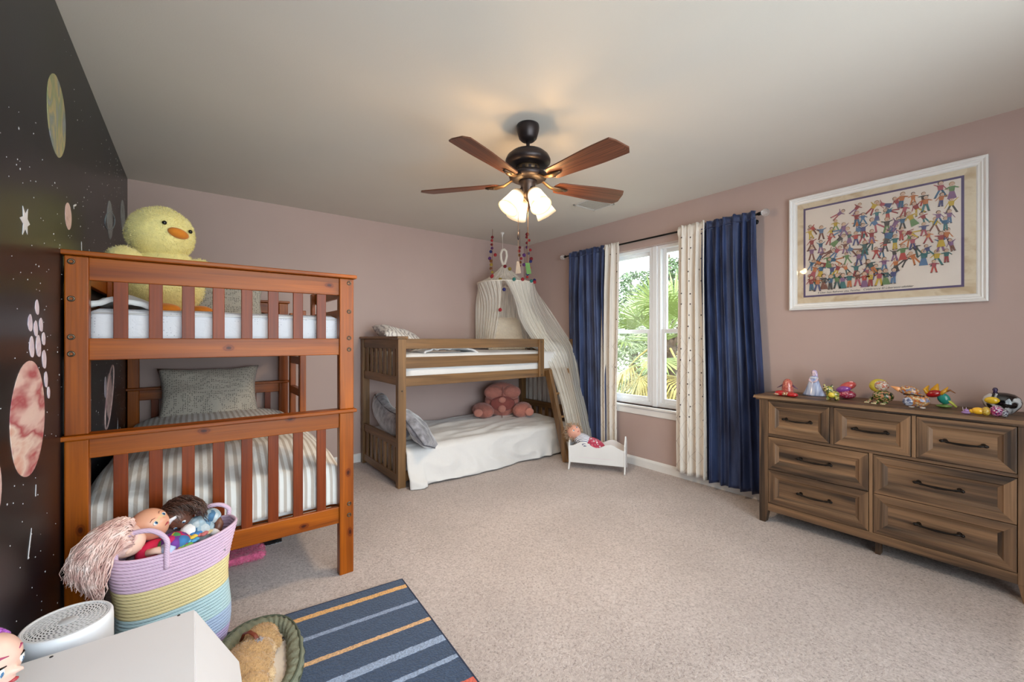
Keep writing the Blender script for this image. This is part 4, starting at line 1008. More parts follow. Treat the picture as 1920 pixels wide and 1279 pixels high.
for i in range(4):
    b2 = b; b = MB(); fr_side(corn[i][0], corn[(i + 1) % 4][0], (corn[i][1], corn[(i + 1) % 4][1])); b.build('frame_side', m_frame, pic)
m_mat = planet_mat('marbled cream mat board', [(216, 198, 170), (228, 214, 190), (204, 182, 150)], (5, 9, 12), .8)
bx('mat_board', m_mat, pic, XR - .009, XR - .002, PY1 + .04, PY0 - .04, PZ0 + .04, PZ1 - .04, 0)
BY0, BY1, BZ0, BZ1 = 1.105, .328, 1.524, 2.150
m_pur = plain('purple border card', (104, 92, 128), rough=.7, var=.04)
for a in ((BY1, BY0, BZ0, BZ0 + .012), (BY1, BY0, BZ1 - .012, BZ1), (BY1, BY1 + .012, BZ0 + .012, BZ1 - .012), (BY0 - .012, BY0, BZ0 + .012, BZ1 - .012)): bx('border', m_pur, pic, XR - .0102, XR - .009, a[0], a[1], a[2], a[3], 0)
bx('print_paper', plain('cream print paper', (236, 226, 218), rough=.7, var=.02), pic, XR - .0098, XR - .009, BY1 + .012, BY0 - .012, BZ0 + .012, BZ1 - .012, 0)
rnd = random.Random(5); b = MB(); XP = XR - .0100
CL = [(150, 44, 50), (36, 92, 138), (38, 108, 116), (210, 176, 50), (60, 70, 130), (206, 112, 56), (92, 140, 84), (110, 60, 50), (176, 70, 90), (70, 116, 170), (60, 62, 66), (128, 88, 140), (190, 60, 56), (44, 84, 90)]
HR = [(70, 46, 34), (120, 80, 50), (40, 34, 34), (150, 110, 70), (180, 140, 90)]
SK = (232, 196, 172)
def poly(c, pts, lay):
    c = tuple(x * .72 + p_ * .28 for x, p_ in zip(c, (190, 176, 168))); b.c = rgb(c); b.add([(XP - .00012 * lay, y, z) for y, z in pts], [tuple(range(len(pts)))])
def fig(cy_, cz_, s, rot, top, bot, hair, pose, lay):
    co_, si = math.cos(rot), math.sin(rot)
    def T(P): return [(cy_ - s * (x * co_ - z * si), cz_ + s * (x * si + z * co_)) for x, z in P]
    def el(x, z, rx, rz, n=9): return [(x + rx * math.cos(2 * PI * k / n), z + rz * math.sin(2 * PI * k / n)) for k in range(n)]
    if pose == 3: poly(bot, T([(-.42, -.9), (.42, -.9), (.2, .05), (-.2, .05)]), lay)
    else:
        sp = (.0, .14, .32)[pose]
        poly(bot, T([(-.2, .05), (.02, .05), (-.05 - sp, -.85), (-.27 - sp, -.85)]), lay); poly(bot, T([(0, .05), (.2, .05), (.27 + sp, -.85), (.05 + sp, -.85)]), lay)
        for sg in (-1, 1): poly((60, 46, 44), T(el(sg * (.18 + sp), -.9, .15, .06, 7)), lay)
    poly(top, T([(-.22, 0), (.22, 0), (.29, .62), (-.29, .62)]), lay + 1)
    e = rnd.uniform(-.5, .6)
    for sg in (-1, 1):
        q = e * sg if pose != 1 else abs(e)
        poly(top, T([(sg * .22, .60), (sg * .22, .44), (sg * .58, .28 + q), (sg * .60, .42 + q)]), lay + 1); poly(SK, T(el(sg * .62, .35 + q, .07, .07, 6)), lay + 2)
    poly(hair, T(el(0, .90, .27, .27, 10)), lay + 2); poly(SK, T(el(.03, .86, .21, .22, 10)), lay + 3)
    for sg in (-1, 1): poly((50, 40, 40), T(el(.03 + sg * .07, .90, .022, .03, 5)), lay + 4)
    poly((150, 70, 66), T(el(.03, .77, .06, .02, 6)), lay + 4)
k = 0
for row in range(8):
    n = 15
    for i in range(n):
        u = (i + .5 + rnd.uniform(-.35, .35)) / n; v = (row + .5 + rnd.uniform(-.35, .35)) / 8
        if v > .80 and u < .45 + .0 and (u < .12 or rnd.random() < .45): continue
        if v < .16 and u > .62 and u < .86: continue
        if v < .06: continue
        yy = BY0 - .035 - u * (BY0 - BY1 - .07); zz = BZ0 + .075 + v * (BZ1 - BZ0 - .12)
        fig(yy, zz, rnd.uniform(.036, .048), rnd.choice([0, 0, 0, rnd.uniform(-.5, .5), rnd.uniform(-1.4, 1.4)]), rnd.choice(CL), rnd.choice(CL), rnd.choice(HR), rnd.choice([0, 1, 1, 2, 3]), 1 + (k % 7) * 5); k += 1
for i in range(13): fig(BY0 - .05 - i * .036 + rnd.uniform(-.004, .004), BZ0 + .090 + rnd.uniform(-.006, .006), rnd.uniform(.046, .052), rnd.uniform(-.06, .06), CL[(i * 5) % 14], CL[(i * 3 + 1) % 14], HR[i % 5], (0, 1, 3)[i % 3], 40)
b.c = None
m_print = attrmat('printed colours', .65)
tag(b.build('printed_crowd', m_print, pic), 'cartoon crowd printed on the paper', kind='stuff')
def caption(txt, yc, zc, size):
    c = bpy.data.curves.new('caption', 'FONT'); c.body = txt; c.size = size; c.align_x = 'CENTER'; c.shear = .25
    o = bpy.data.objects.new('caption', c); COL.objects.link(o); bpy.context.view_layer.update(); me = bpy.data.meshes.new_from_object(o.evaluated_get(bpy.context.evaluated_depsgraph_get())); bpy.data.objects.remove(o); me.materials.clear(); me.materials.append(plain('caption ink', (46, 44, 62), rough=.7)); o = bpy.data.objects.new('caption', me); COL.objects.link(o); o.parent = pic
    o.location = Vector((XR - .0108, yc, zc)) - ORG[pic.name]; o.rotation_euler = (PI / 2, 0, -PI / 2); ORG[o.name] = ORG[pic.name]
caption('Y User Says Refranes ulsa, Familias', .905, BZ0 + .020, .0165)
caption('Celebrance El Liberator-sfolder', .655, BZ0 + .020, .0185)
pg = glassmat('picture glass', (1, 1, 1, 1), .55, .015)
bx('glass', pg, pic, XR - .0165, XR - .015, PY1 + .044, PY0 - .044, PZ0 + .044, PZ1 - .044, 0)
# ------------------------------------------------------------------ dresser
DC1, DC2 = (50, 37, 28), (142, 108, 78)
DYm = wood('rustic oak along y', DC1, DC2, 1, rough=.5, fine=.55, across=10, contrast=1.5)
DZm = wood('rustic oak upright', DC1, DC2, 2, rough=.5, fine=.55, across=10, contrast=1.5)
m_dark = plain('dark gap shadow board', (34, 25, 18), rough=.8)
m_iron = plain('dark bronze handle', (30, 25, 23), rough=.35, metal=.6)
dr = thing('dresser', (3.24, .655, 0), 'rustic brown seven-drawer dresser with black handles below the framed picture', 'dresser')
DX = 3.06
b = MB(); yl, yr = 1.276, .030
b.hexa([(DX - .018, yr, .833), (3.44, yr, .833), (3.44, yl, .833), (DX - .018, yl, .833), (DX - .012, yr + .004, .851), (3.44, yr + .004, .851), (3.44, yl - .004, .851), (DX - .012, yl - .004, .851)])
b.build('top', DYm, dr, bevel=.002)
bx('top_moulding', DYm, dr, DX - .006, 3.43, .045, 1.262, .822, .833, .002)
for y0, y1, s in ((1.189, 1.242, 1), (.068, .121, -1)):
    for x0, x1 in ((DX, DX + .05), (3.385, 3.435)):
        b = MB(); t_ = .016
        ia, ib = (y0 + t_, y1) if s > 0 else (y0, y1 - t_)
        b.hexa([(x0, y0, .085), (x1, y0, .085), (x1, y1, .085), (x0, y1, .085), (x0, y0, .822), (x1, y0, .822), (x1, y1, .822), (x0, y1, .822)])
        b.hexa([(x0 + .003, ia, 0), (x1 - .003, ia, 0), (x1 - .003, ib, 0), (x0 + .003, ib, 0), (x0, y0, .085), (x1, y0, .085), (x1, y1, .085), (x0, y1, .085)])
        b.build('leg', DZm, dr, bevel=.002)
    ys = (1.222, 1.236) if s > 0 else (.074, .088)
    bx('side_panel', DZm, dr, DX + .05, 3.385, ys[0], ys[1], .09, .822, 0)
bx('back_panel', m_dark, dr, 3.415, 3.425, .088, 1.222, .09, .822, 0)
bx('carcass', m_dark, dr, DX + .022, DX + .40 - .05, .09, 1.22, .10, .82, 0)
bx('apron', DYm, dr, DX + .003, DX + .024, .121, 1.189, .083, .134, .002)
bx('rail', DYm, dr, DX + .003, DX + .024, .121, 1.189, .5815, .5975, .001)
for y0, y1, z0, z1 in ((.829, .846, .5975, .822), (.468, .485, .5975, .822), (.646, .663, .134, .5815)): bx('divider', DZm, dr, DX + .003, DX + .024, y0, y1, z0, z1, .001)
bx('centre_foot', DZm, dr, DX + .05, DX + .10, .622, .646, 0, .10, .002)
def drawer(y0, y1, z0, z1, hl):
    # y0 > y1 : left edge, right edge as seen
    b = MB(); cs = [(0, .0), (.0, -.019), (.004, -.020), (.040, -.020), (.046, -.014), (.058, -.0095), (.060, -.0085)]
    def ringp(a, x): return [(DX + .0205 + x, y0 - a, z0 + a), (DX + .0205 + x, y1 + a, z0 + a), (DX + .0205 + x, y1 + a, z1 - a), (DX + .0205 + x, y0 - a, z1 - a)]
    for (a0, h0), (a1, h1) in zip(cs[:-1], cs[1:]):
        P, Q = ringp(a0, h0), ringp(a1, h1)
        for i in range(4):
            b.m = 0 if i % 2 == 0 else 1; j = (i + 1) % 4
            b.add([P[i], P[j], Q[j], Q[i]], [(0, 1, 2, 3)])
    b.m = 0; Q = ringp(*cs[-1]); b.add(Q, [(0, 1, 2, 3)])
    d = b.build('drawer', [DYm, DZm], dr)
    yc = (y0 + y1) / 2; zc = (z0 + z1) / 2; xf = DX + .0205 - .0085
    hb = MB(); P = []; R_ = []
    for k in range(17):
        t_ = k / 16 * 2 - 1
        P.append((xf - .026 + .006 * t_ * t_ * (1 if abs(t_) < .9 else 1), yc + t_ * hl / 2, zc - .006 * (1 - t_ * t_))); R_.append(.0036 + .0032 * (1 - abs(t_)) ** 1 + (.0022 if abs(abs(t_) - .8) < .07 else 0))
    hb.tube(P, R_, 8)
    for s in (-1, 1):
        hb.tube([(xf + .001, yc + s * hl * .44, zc), (xf - .012, yc + s * hl * .44, zc), (xf - .022, yc + s * hl * .46, zc)], [.011, .006, .006], 10)
        hb.ell((xf - .020, yc + s * hl * .51, zc), (.007, .010, .008), None, 10, 7)
    hb.build('handle', m_iron, d, smooth=True)
for a in ((1.186, .849, .600, .818), (.826, .488, .600, .818), (.465, .124, .600, .818)): drawer(*a, .150)
for a in ((1.186, .666, .362, .577), (1.186, .666, .137, .3585), (.643, .124, .362, .577), (.643, .124, .137, .3585)): drawer(*a, .170)
# ------------------------------------------------------------------ figurines on the dresser
ZT = .8515
def speck(name, base, cols, sc=90., thr=(.25, .45, .6), rough=.2, coat=.6):
    m, n, b = newmat(name); b.inputs['Roughness'].default_value = rough; b.inputs['Coat Weight'].default_value = coat
    co = coords(n); vo = node(n, 'ShaderNodeTexVoronoi', i_Scale=sc); n.links.new(co, vo.inputs[0])
    sp = node(n, 'ShaderNodeSeparateColor'); n.links.new(vo.outputs['Color'], sp.inputs[0])
    st = [(0, rgb(base))] + [(thr[i], rgb(c)) for i, c in enumerate(cols)]
    r = ramp(n, st, 'CONSTANT'); n.links.new(sp.outputs[0], r.inputs[0])
    r2 = ramp(n, [(.0, (1, 1, 1, 1)), (.5, (.6, .6, .6, 1))]); n.links.new(vo.outputs['Distance'], r2.inputs[0])
    n.links.new(mixc(n, 1, r.outputs[0], r2.outputs[0], 'MULTIPLY'), b.inputs['Base Color']); bumpnode(n, b, vo.outputs['Distance'], .3, .003)
    return m
def gl(name, c, **k): return plain(name, c, rough=.18, var=.08, vs=30, coat=.6, **k)
WY = Vector((0, -1, 0))  # rightwards as seen
def E(b, c, r, R=None, n=(14, 10), fn=None): return b.ell(c, r, R, n[0], n[1], fn)
def P(o, x, s, z): return Vector((o[0] + x, o[1] - s, ZT + z))   # x to the wall, s to the right as seen, z up
def part(name, m, par, *els):
    b = MB()
    for e in els: E(b, *e)
    return b.build(name, m, par, smooth=True)
# coral bird-like figurine
o = (3.20, 1.12); t = thing('figurine', (o[0], o[1], ZT), 'coral pink winged figurine at the left end of the dresser', 'figurine')
m1 = speck('coral scales', (222, 120, 104), [(206, 98, 88), (232, 140, 120)], 130, (.4, .7))
MB().lathe([(.0, 0), (.032, .0), (.036, .02), (.034, .05), (.030, .075), (.024, .095), (.012, .108), (0, .111)], P(o, 0, 0, 0), 20).build('body', m1, t, smooth=True)
for s in (-1, 1): MB().tube([P(o, 0, s * .026, .072), P(o, -.004, s * .045, .056), P(o, -.006, s * .062, .046)], [.009, .007, .003], 8, flat=.5).build('wing', gl('dark violet wing', (92, 60, 92)), t, smooth=True)
o = (3.115, 1.10); t = thing('figurine', (o[0], o[1], ZT), 'low shiny red figurine in front of the coral winged one', 'figurine')
part('body', gl('shiny red enamel', (176, 30, 34)), t, (P(o, 0, -.034, .019), (.026, .034, .019)), (P(o, -.004, .034, .016), (.024, .038, .016)), (P(o, .0, 0, .017), (.02, .03, .014)))
part('rhinestones', speck('gold and white stones', (230, 206, 160), [(190, 60, 50), (240, 236, 226)], 160, (.4, .7)), t, (P(o, -.012, 0, .018), (.014, .03, .012)), (P(o, -.020, -.05, .012), (.012, .02, .008)))
# blue gown figurine
o = (3.34, 1.012); t = thing('figurine', (o[0], o[1], ZT), 'tall pale blue gown lady figurine beside the coral one', 'figurine')
mg, n_, b_ = newmat('pale blue glazed gown'); b_.inputs['Roughness'].default_value = .2
co = coords(n_, (1, 60, 6)); q = node(n_, 'ShaderNodeTexNoise', i_Scale=1.0); n_.links.new(co, q.inputs[0]); r_ = ramp(n_, [(.35, rgb((120, 140, 196))), (.6, rgb((206, 216, 240)))]); n_.links.new(q.outputs[0], r_.inputs[0]); n_.links.new(r_.outputs[0], b_.inputs['Base Color'])
MB().lathe([(.0, 0), (.066, 0), (.062, .008), (.048, .035), (.038, .065), (.030, .09), (.022, .108), (.026, .118), (.016, .128), (0, .13)], P(o, 0, 0, 0), 28, None, .8, 1).build('gown', mg, t, smooth=True)
m_porc = gl('pale porcelain skin', (226, 200, 210))
part('head', m_porc, t, (P(o, -.002, 0, .147), (.015, .014, .018)), (P(o, 0, 0, .130), (.008, .008, .012)))
part('hair', gl('lilac hair', (196, 176, 214)), t, (P(o, .006, 0, .154), (.016, .017, .017)), (P(o, .008, .012, .132), (.010, .008, .026)))
for s in (-1, 1): MB().tube([P(o, -.004, s * .022, .114), P(o, -.018, s * .020, .098), P(o, -.026, s * .004, .088)], [.006, .006, .005], 8).build('arm', m_porc, t, smooth=True)
part('collar', gl('white glazed collar', (232, 234, 242)), t, (P(o, -.004, 0, .117), (.022, .027, .006)))
for s in (-1, 1): part('eye', m_black, t, (P(o, -.0165, s * .006, .149), (.0015, .002, .0025)))
# jewelled cat box
def critter(o, label, mb, mh, sc=1.0, ear=True, group=None):
    t = thing('figurine', (o[0], o[1], ZT), label, 'figurine')
    part('body', mb, t, (P(o, 0, 0, .036 * sc), (.028 * sc, .036 * sc, .026 * sc)))
    part('head', mh, t, (P(o, -.012 * sc, -.020 * sc, .066 * sc), (.024 * sc, .028 * sc, .022 * sc)))
    for s in (-1, 1):
        if ear: MB().lathe([(.010 * sc, 0), (.006 * sc, .010 * sc), (0, .018 * sc)], P(o, -.010 * sc, -.020 * sc + s * .020 * sc, .080 * sc), 8).build('ear', mh, t, smooth=True)
        for x in (-.014, .014): MB().cyl(P(o, x * sc, s * .022 * sc, 0), P(o, x * sc, s * .022 * sc, .024 * sc), .008 * sc, None, 8).build('leg', mb, t, smooth=True)
        part('eye', m_black, t, (P(o, -.035 * sc, -.020 * sc + s * .009 * sc, .069 * sc), (.002, .003, .003)))
    return t
mcat = speck('yellow green jewels', (214, 196, 92), [(118, 142, 70), (236, 226, 176), (90, 70, 80)], 120, (.35, .6, .85))
t = critter((3.17, .862), 'yellow and green jewelled animal box next to the blue lady', mcat, mcat, 1.0)
part('belly', gl('yellow enamel', (226, 200, 70)), t, (P((3.17, .862), -.022, 0, .032), (.012, .018, .016)))
# pink clam shell
o = (3.30, .825); t = thing('figurine', (o[0], o[1], ZT), 'open pink and red shell trinket box behind the yellow jewelled animal', 'figurine')
mp = speck('pink jewel paste', (206, 60, 96), [(230, 150, 170), (176, 36, 70)], 140, (.45, .75))
part('base', mp, t, (P(o, 0, 0, .028), (.036, .050, .028)))
part('lid', gl('coral red enamel', (204, 86, 82)), t, (P(o, .012, .004, .080), (.034, .046, .026), rotm('X', -24)))
part('lining', gl('violet lining', (136, 70, 150)), t, (P(o, -.004, -.014, .060), (.030, .042, .022), rotm('X', -20)))
part('knob', gl('pale pink knob', (236, 170, 170)), t, (P(o, .008, .022, .104), (.012, .012, .010)))
# frog
o = (3.22, .640); t = thing('figurine', (o[0], o[1], ZT), 'green and yellow jewelled frog box with its round lid raised', 'figurine')
mf = speck('frog green jewels', (84, 112, 40), [(198, 170, 128), (220, 150, 110), (60, 96, 36)], 120, (.3, .6, .8))
part('body', mf, t, (P(o, 0, .008, .044), (.038, .050, .036)))
part('lid', gl('mustard enamel', (196, 180, 62)), t, (P(o, .004, -.012, .104), (.026, .046, .040), rotm('X', -10)))
part('lid_jewels', speck('peach lid jewels', (222, 196, 176), [(208, 112, 84), (236, 226, 210)], 130, (.4, .7)), t, (P(o, -.008, .002, .106), (.023, .036, .031)))
for s, x in ((-.046, -.02), (-.008, -.045), (.030, -.035)):
    MB().tube([P(o, x + .02, s, .028), P(o, x, s, .012), P(o, x - .016, s - .012, .006)], [.010, .008, .009], 8).build('leg', mf, t, smooth=True)
    for k in (-1, 0, 1): MB().tube([P(o, x - .014, s - .012, .005), P(o, x - .026, s - .012 + k * .010, .004)], [.004, .0035], 6).build('toe', gl('cream toes', (226, 214, 170)), t, smooth=True)
for s in (.02, .048): part('eye', m_black, t, (P(o, -.034, s, .060), (.005, .006, .006)))
# orange fish-bird box
o = (3.17, .490); t = thing('figurine', (o[0], o[1], ZT), 'orange patterned hen trinket box with an open lid', 'figurine')
mo = speck('orange mosaic', (222, 150, 84), [(238, 206, 160), (200, 110, 56), (150, 150, 176)], 110, (.35, .65, .85))
part('body', mo, t, (P(o, 0, .01, .042), (.036, .054, .038)))
part('lid', mo, t, (P(o, .006, -.022, .090), (.028, .046, .028), rotm('X', 12)))
MB().lathe([(.016, 0), (.010, .02), (0, .045)], P(o, .004, -.060, .094), 10, frame3((0, .9, .35))).build('tail', gl('orange tail', (232, 160, 104)), t, smooth=True)
part('wing', speck('blue white mosaic', (196, 200, 220), [(110, 116, 150)], 120, (.6,)), t, (P(o, -.028, -.022, .034), (.010, .024, .024)))
for s in (-.01, .035): part('foot', gl('pale foot', (214, 206, 200)), t, (P(o, -.014, s, .005), (.016, .013, .005)))
MB().tube([P(o, -.030, -.04, .072), P(o, -.034, 0, .074), P(o, -.030, .045, .070)], .003, 6).build('hinge_band', m_iron, t, smooth=True)
# red and yellow glass fish
o = (3.30, .425); t = thing('figurine', (o[0], o[1], ZT), 'red, yellow and teal glass fish beside the orange hen', 'figurine')
part('body', gl('deep red glass', (164, 24, 26)), t, (P(o, -.012, -.004, .074), (.022, .034, .020), rotm('X', -18)))
for s, a in ((-.036, .03), (.0, .042), (.040, .028)):
    MB().tube([P(o, -.006, s * .6 - .004, .074), P(o, -.002, s - .002, .094), P(o, 0, s + .010, .088 + a)], [.024, .022, .004], 8, flat=.45).build('fin', gl('amber glass', (206, 150, 30)), t, smooth=True)
MB().tube([P(o, 0, .036, .088), P(o, 0, .058, .098), P(o, 0, .078, .084)], [.014, .010, .003], 8, flat=.5).build('fin', gl('brown amber glass', (146, 82, 22)), t, smooth=True)
part('base', gl('teal glass', (40, 142, 130)), t, (P(o, -.004, .034, .050), (.016, .026, .032), rotm('X', -25)))
MB().tube([P(o, 0, .044, .05), P(o, 0, .064, .03), P(o, 0, .082, .008)], [.012, .018, .014], 8, flat=.4).build('tail', gl('lime glass', (206, 212, 96)), t, smooth=True)
part('foot', gl('green glass foot', (128, 160, 80)), t, (P(o, -.004, .034, .010), (.026, .034, .010)))
# tiny crystal
o = (3.107, .291); t = thing('figurine', (o[0], o[1], ZT), 'tiny lilac crystal snail alone near the dresser edge', 'figurine')
mc = gl('lilac crystal', (160, 124, 176))
part('body', mc, t, (P(o, 0, 0, .008), (.010, .017, .008)))
part('shell', mc, t, (P(o, 0, .002, .018), (.009, .010, .009)))
for s in (-.008, .004): MB().cyl(P(o, 0, s, .012), P(o, 0, s - .003, .034), .0016, .001, 6).build('feeler', gl('pale crystal', (206, 190, 210)), t)
# small beaded dog
o = (3.12, .210); t = thing('figurine', (o[0], o[1], ZT), 'small yellow and magenta beaded animal in front of the black glass vase', 'figurine')
part('head', gl('amber yellow enamel', (236, 180, 44)), t, (P(o, 0, -.040, .020), (.018, .024, .018)), (P(o, 0, -.062, .016), (.010, .012, .010)))
part('neck', speck('yellow beads', (240, 206, 90), [(226, 170, 50)], 200, (.5,)), t, (P(o, 0, -.014, .022), (.020, .018, .022)))
part('body', speck('magenta beads', (196, 56, 120), [(230, 150, 190), (120, 40, 110), (240, 220, 230)], 190, (.35, .6, .85)), t, (P(o, 0, .020, .027), (.024, .024, .027)))
part('rump', speck('silver beads', (150, 150, 160), [(230, 230, 236), (80, 70, 100)], 190, (.45, .8)), t, (P(o, .002, .046, .020), (.020, .014, .020)))
# black and white glass vase
m, n_, b_ = newmat('black and white swirled glass'); b_.inputs['Roughness'].default_value = .06; b_.inputs['Coat Weight'].default_value = 1
co = coords(n_, (14, 14, 10)); q = node(n_, 'ShaderNodeTexNoise', i_Scale=1.0, i_Detail=2.0, i_Distortion=1.2); n_.links.new(co, q.inputs[0]); r_ = ramp(n_, [(.47, rgb((12, 12, 14))), (.52, rgb((206, 208, 210)))]); n_.links.new(q.outputs[0], r_.inputs[0]); n_.links.new(r_.outputs[0], b_.inputs['Base Color'])
o = (3.29, .182); t = thing('vase', (o[0], o[1], ZT), 'squat glossy black and white glass vase at the right end of the dresser', 'vase')
MB().lathe([(.0, 0), (.034, 0), (.046, .012), (.064, .036), (.070, .058), (.062, .082), (.044, .098), (.020, .105), (.0, .106)], P(o, 0, 0, 0), 36, None, .75, 1.0).build('body', m, t, smooth=True)
part('glass_blob', gl('yellow glass', (226, 186, 40)), t, (P(o, -.046, -.030, .066), (.014, .028, .018)))
MB().lathe([(.009, 0), (.008, .012), (.011, .018), (.007, .028), (0, .030)], P(o, -.01, -.022, .100), 10).build('stopper', gl('dark violet glass', (54, 40, 76)), t, smooth=True)
# ------------------------------------------------------------------ doll cradle and doll
m_cw = plain('white painted wood', (226, 226, 226), rough=.45, var=.02)
cd = thing('doll_cradle', (3.06, 2.67, 0), 'white wooden doll cradle with wavy sides on the carpet by the window', 'cradle')
ca = Vector((2.828, 2.825, 0)); cb = Vector((3.115, 2.39, 0)); CX = (cb - ca).normalized(); CY = Vector((-CX.y, CX.x, 0)); CL_ = (cb - ca).length; CW = .215
if CY.x < 0: CY = -CY
def cp(a, w, z): return ca + CX * a + CY * w + Vector((0, 0, z))
for w in (0.0, CW):
    pts = []
    for k in range(33):
        f = k / 32; pts.append((.012 + f * (CL_ - .024), .235 + .022 * math.cos(f * 4 * PI + PI) + .012 * (1 - f)))
    poly_ = [cp(a, w, z) for a, z in pts] + [cp(CL_ - .012, w + (.014 if w == 0 else -.014), .065), cp(.012, w + (.014 if w == 0 else -.014), .065)]
    def sb(u, v, o_):
        k = min(31, int(u * 32)); a0, z0 = pts[k]; a1, z1 = pts[k + 1]; f_ = u * 32 - k
        a_ = a0 + (a1 - a0) * f_; zt_ = z0 + (z1 - z0) * f_; dw = (.014 if w == 0 else -.014) * (1 - v)
        return cp(a_, w + dw + o_, .065 + (zt_ - .065) * v)
    th_ = .010 if w == 0 else -.010
    b = MB().grid(lambda u, v: sb(u, v, 0), 32, 1); b.grid(lambda u, v: sb(1 - u, v, th_), 32, 1); b.grid(lambda u, v: sb(u, 1, th_ * v), 32, 1); b.grid(lambda u, v: sb(1 - u, 0, th_ * v), 32, 1)
    b.grid(lambda u, v: sb(0, v, th_ * (1 - u)), 1, 1); b.grid(lambda u, v: sb(1, v, th_ * u), 1, 1)
    b.build('side_board', m_cw, cd)
prof = [(-.02, 0), (-.026, .012), (-.012, .03), (.005, .07), (-.006, .20), (.0, .255), (.03, .285), (.06, .30), (.1075, .325)]
left = [(w, z) for w, z in prof]; right = [(CW - w, z) for w, z in prof[::-1]]
low = [(CW + .0, .018), (CW * .8, .045), (CW / 2, .055), (CW * .2, .045), (0, .018)]
for a, dz in ((0, .0), (CL_ - .012, 0)): MB().prism([cp(a, w, z) for w, z in left + right[1:] + low], CX * .012).build('end_board', m_cw, cd, bevel=.002)
MB().hexa([cp(.012, .012, .067), cp(CL_ - .012, .012, .067), cp(CL_ - .012, CW - .012, .067), cp(.012, CW - .012, .067), cp(.012, .010, .077), cp(CL_ - .012, .010, .077), cp(CL_ - .012, CW - .010, .077), cp(.012, CW - .010, .077)]).build('base_board', m_cw, cd)
m_lining = plain('pale pink crib pad', (226, 214, 220), rough=.9, var=.04)
pdm = MB().grid(lambda u, v: cp(.02 + u * (CL_ - .04), .018 + v * (CW - .036), .11 + .03 * math.sin(PI * u) ** .4 * math.sin(PI * v) ** .4), 16, 10)
tag(pdm.build('crib_pad', m_lining, None, smooth=True, solid=.03), 'pale pad lying inside the white doll cradle', 'pad')
m_skin = plain('doll vinyl skin', (222, 158, 132), rough=.45, var=.05)
m_skin_r = plain('rosy doll skin', (216, 158, 138), rough=.45, var=.06)
m_skin_b = plain('brown doll skin', (104, 66, 52), rough=.4, var=.05)
m_skin_p = plain('pale doll skin', (240, 200, 180), rough=.35, var=.04)
m_lip = plain('doll lips', (178, 66, 74), rough=.4); m_eyew = plain('doll eye white', (236, 234, 232), rough=.2); m_iris = plain('doll blue iris', (74, 122, 166), rough=.15)
def head(par, c, r, F, U, skin, eyes=True, nm='head'):
    F = Vector(F).normalized(); U = Vector(U); U = (U - F * U.dot(F)).normalized(); Rr = U.cross(F)
    R = Matrix((Rr, F, U)).transposed(); c = Vector(c)
    def fn(u, q):
        q = Vector(q)
        if u.z < 0: q.x *= 1 + .18 * u.z; q.y *= 1 + .06 * u.z
        d = Vector((u.x, 0, u.z + .12)); 
        if u.y > 0: q += Vector((0, 1, 0)) * r * .16 * math.exp(-((u.x / .13) ** 2 + ((u.z + .13) / .12) ** 2))
        if u.y > 0:
            for s in (-1, 1): q += Vector((0, 1, 0)) * r * .07 * math.exp(-(((u.x - s * .42) / .2) ** 2 + ((u.z + .32) / .2) ** 2)); q -= Vector((0, 1, 0)) * r * .06 * math.exp(-(((u.x - s * .36) / .13) ** 2 + ((u.z - .06) / .10) ** 2))
            q += Vector((0, 1, 0)) * r * .05 * math.exp(-((u.x / .22) ** 2 + ((u.z + .48) / .08) ** 2))
        return q
    b = MB().ell(c, (r * .90, r * .95, r), R, 40, 30, fn)
    h = b.build(nm, skin, par, smooth=True)
    def at(x, z, k=.95): 
        u = Vector((x, math.sqrt(max(.05, 1 - x * x - z * z)), z)); return c + R @ Vector((u.x * r * .9, u.y * r * k, u.z * r))
    for s in (-1, 1):
        MB().ell(c + R @ Vector((s * r * .88, -.05 * r, -.08 * r)), (.07 * r, .15 * r, .20 * r), R, 10, 8).build('ear', skin, h, smooth=True)
        if eyes:
            MB().ell(at(s * .36, .06, .90), (.17 * r, .06 * r, .12 * r), R, 14, 8).build('eye', m_eyew, h, smooth=True)
            MB().ell(at(s * .36, .06, .95), (.085 * r, .04 * r, .10 * r), R, 12, 8).build('iris', m_iris, h, smooth=True)
            MB().ell(at(s * .36, .06, .985), (.045 * r, .02 * r, .055 * r), R, 10, 8).build('pupil', m_black, h, smooth=True)
            MB().tube([at(s * .18, .30, .98), at(s * .34, .36, .98), at(s * .52, .30, .97)], [.012 * r, .025 * r, .010 * r], 6).build('eyebrow', plain('doll eyebrow', (150, 96, 74), rough=.7), h, smooth=True)
    MB().tube([at(-.17, -.46, 1.0), at(-.06, -.44, 1.03), at(0, -.46, 1.03), at(.06, -.44, 1.03), at(.17, -.46, 1.0)], [.012 * r, .045 * r, .04 * r, .045 * r, .012 * r], 8).build('mouth', m_lip, h, smooth=True)
    return h, R, at
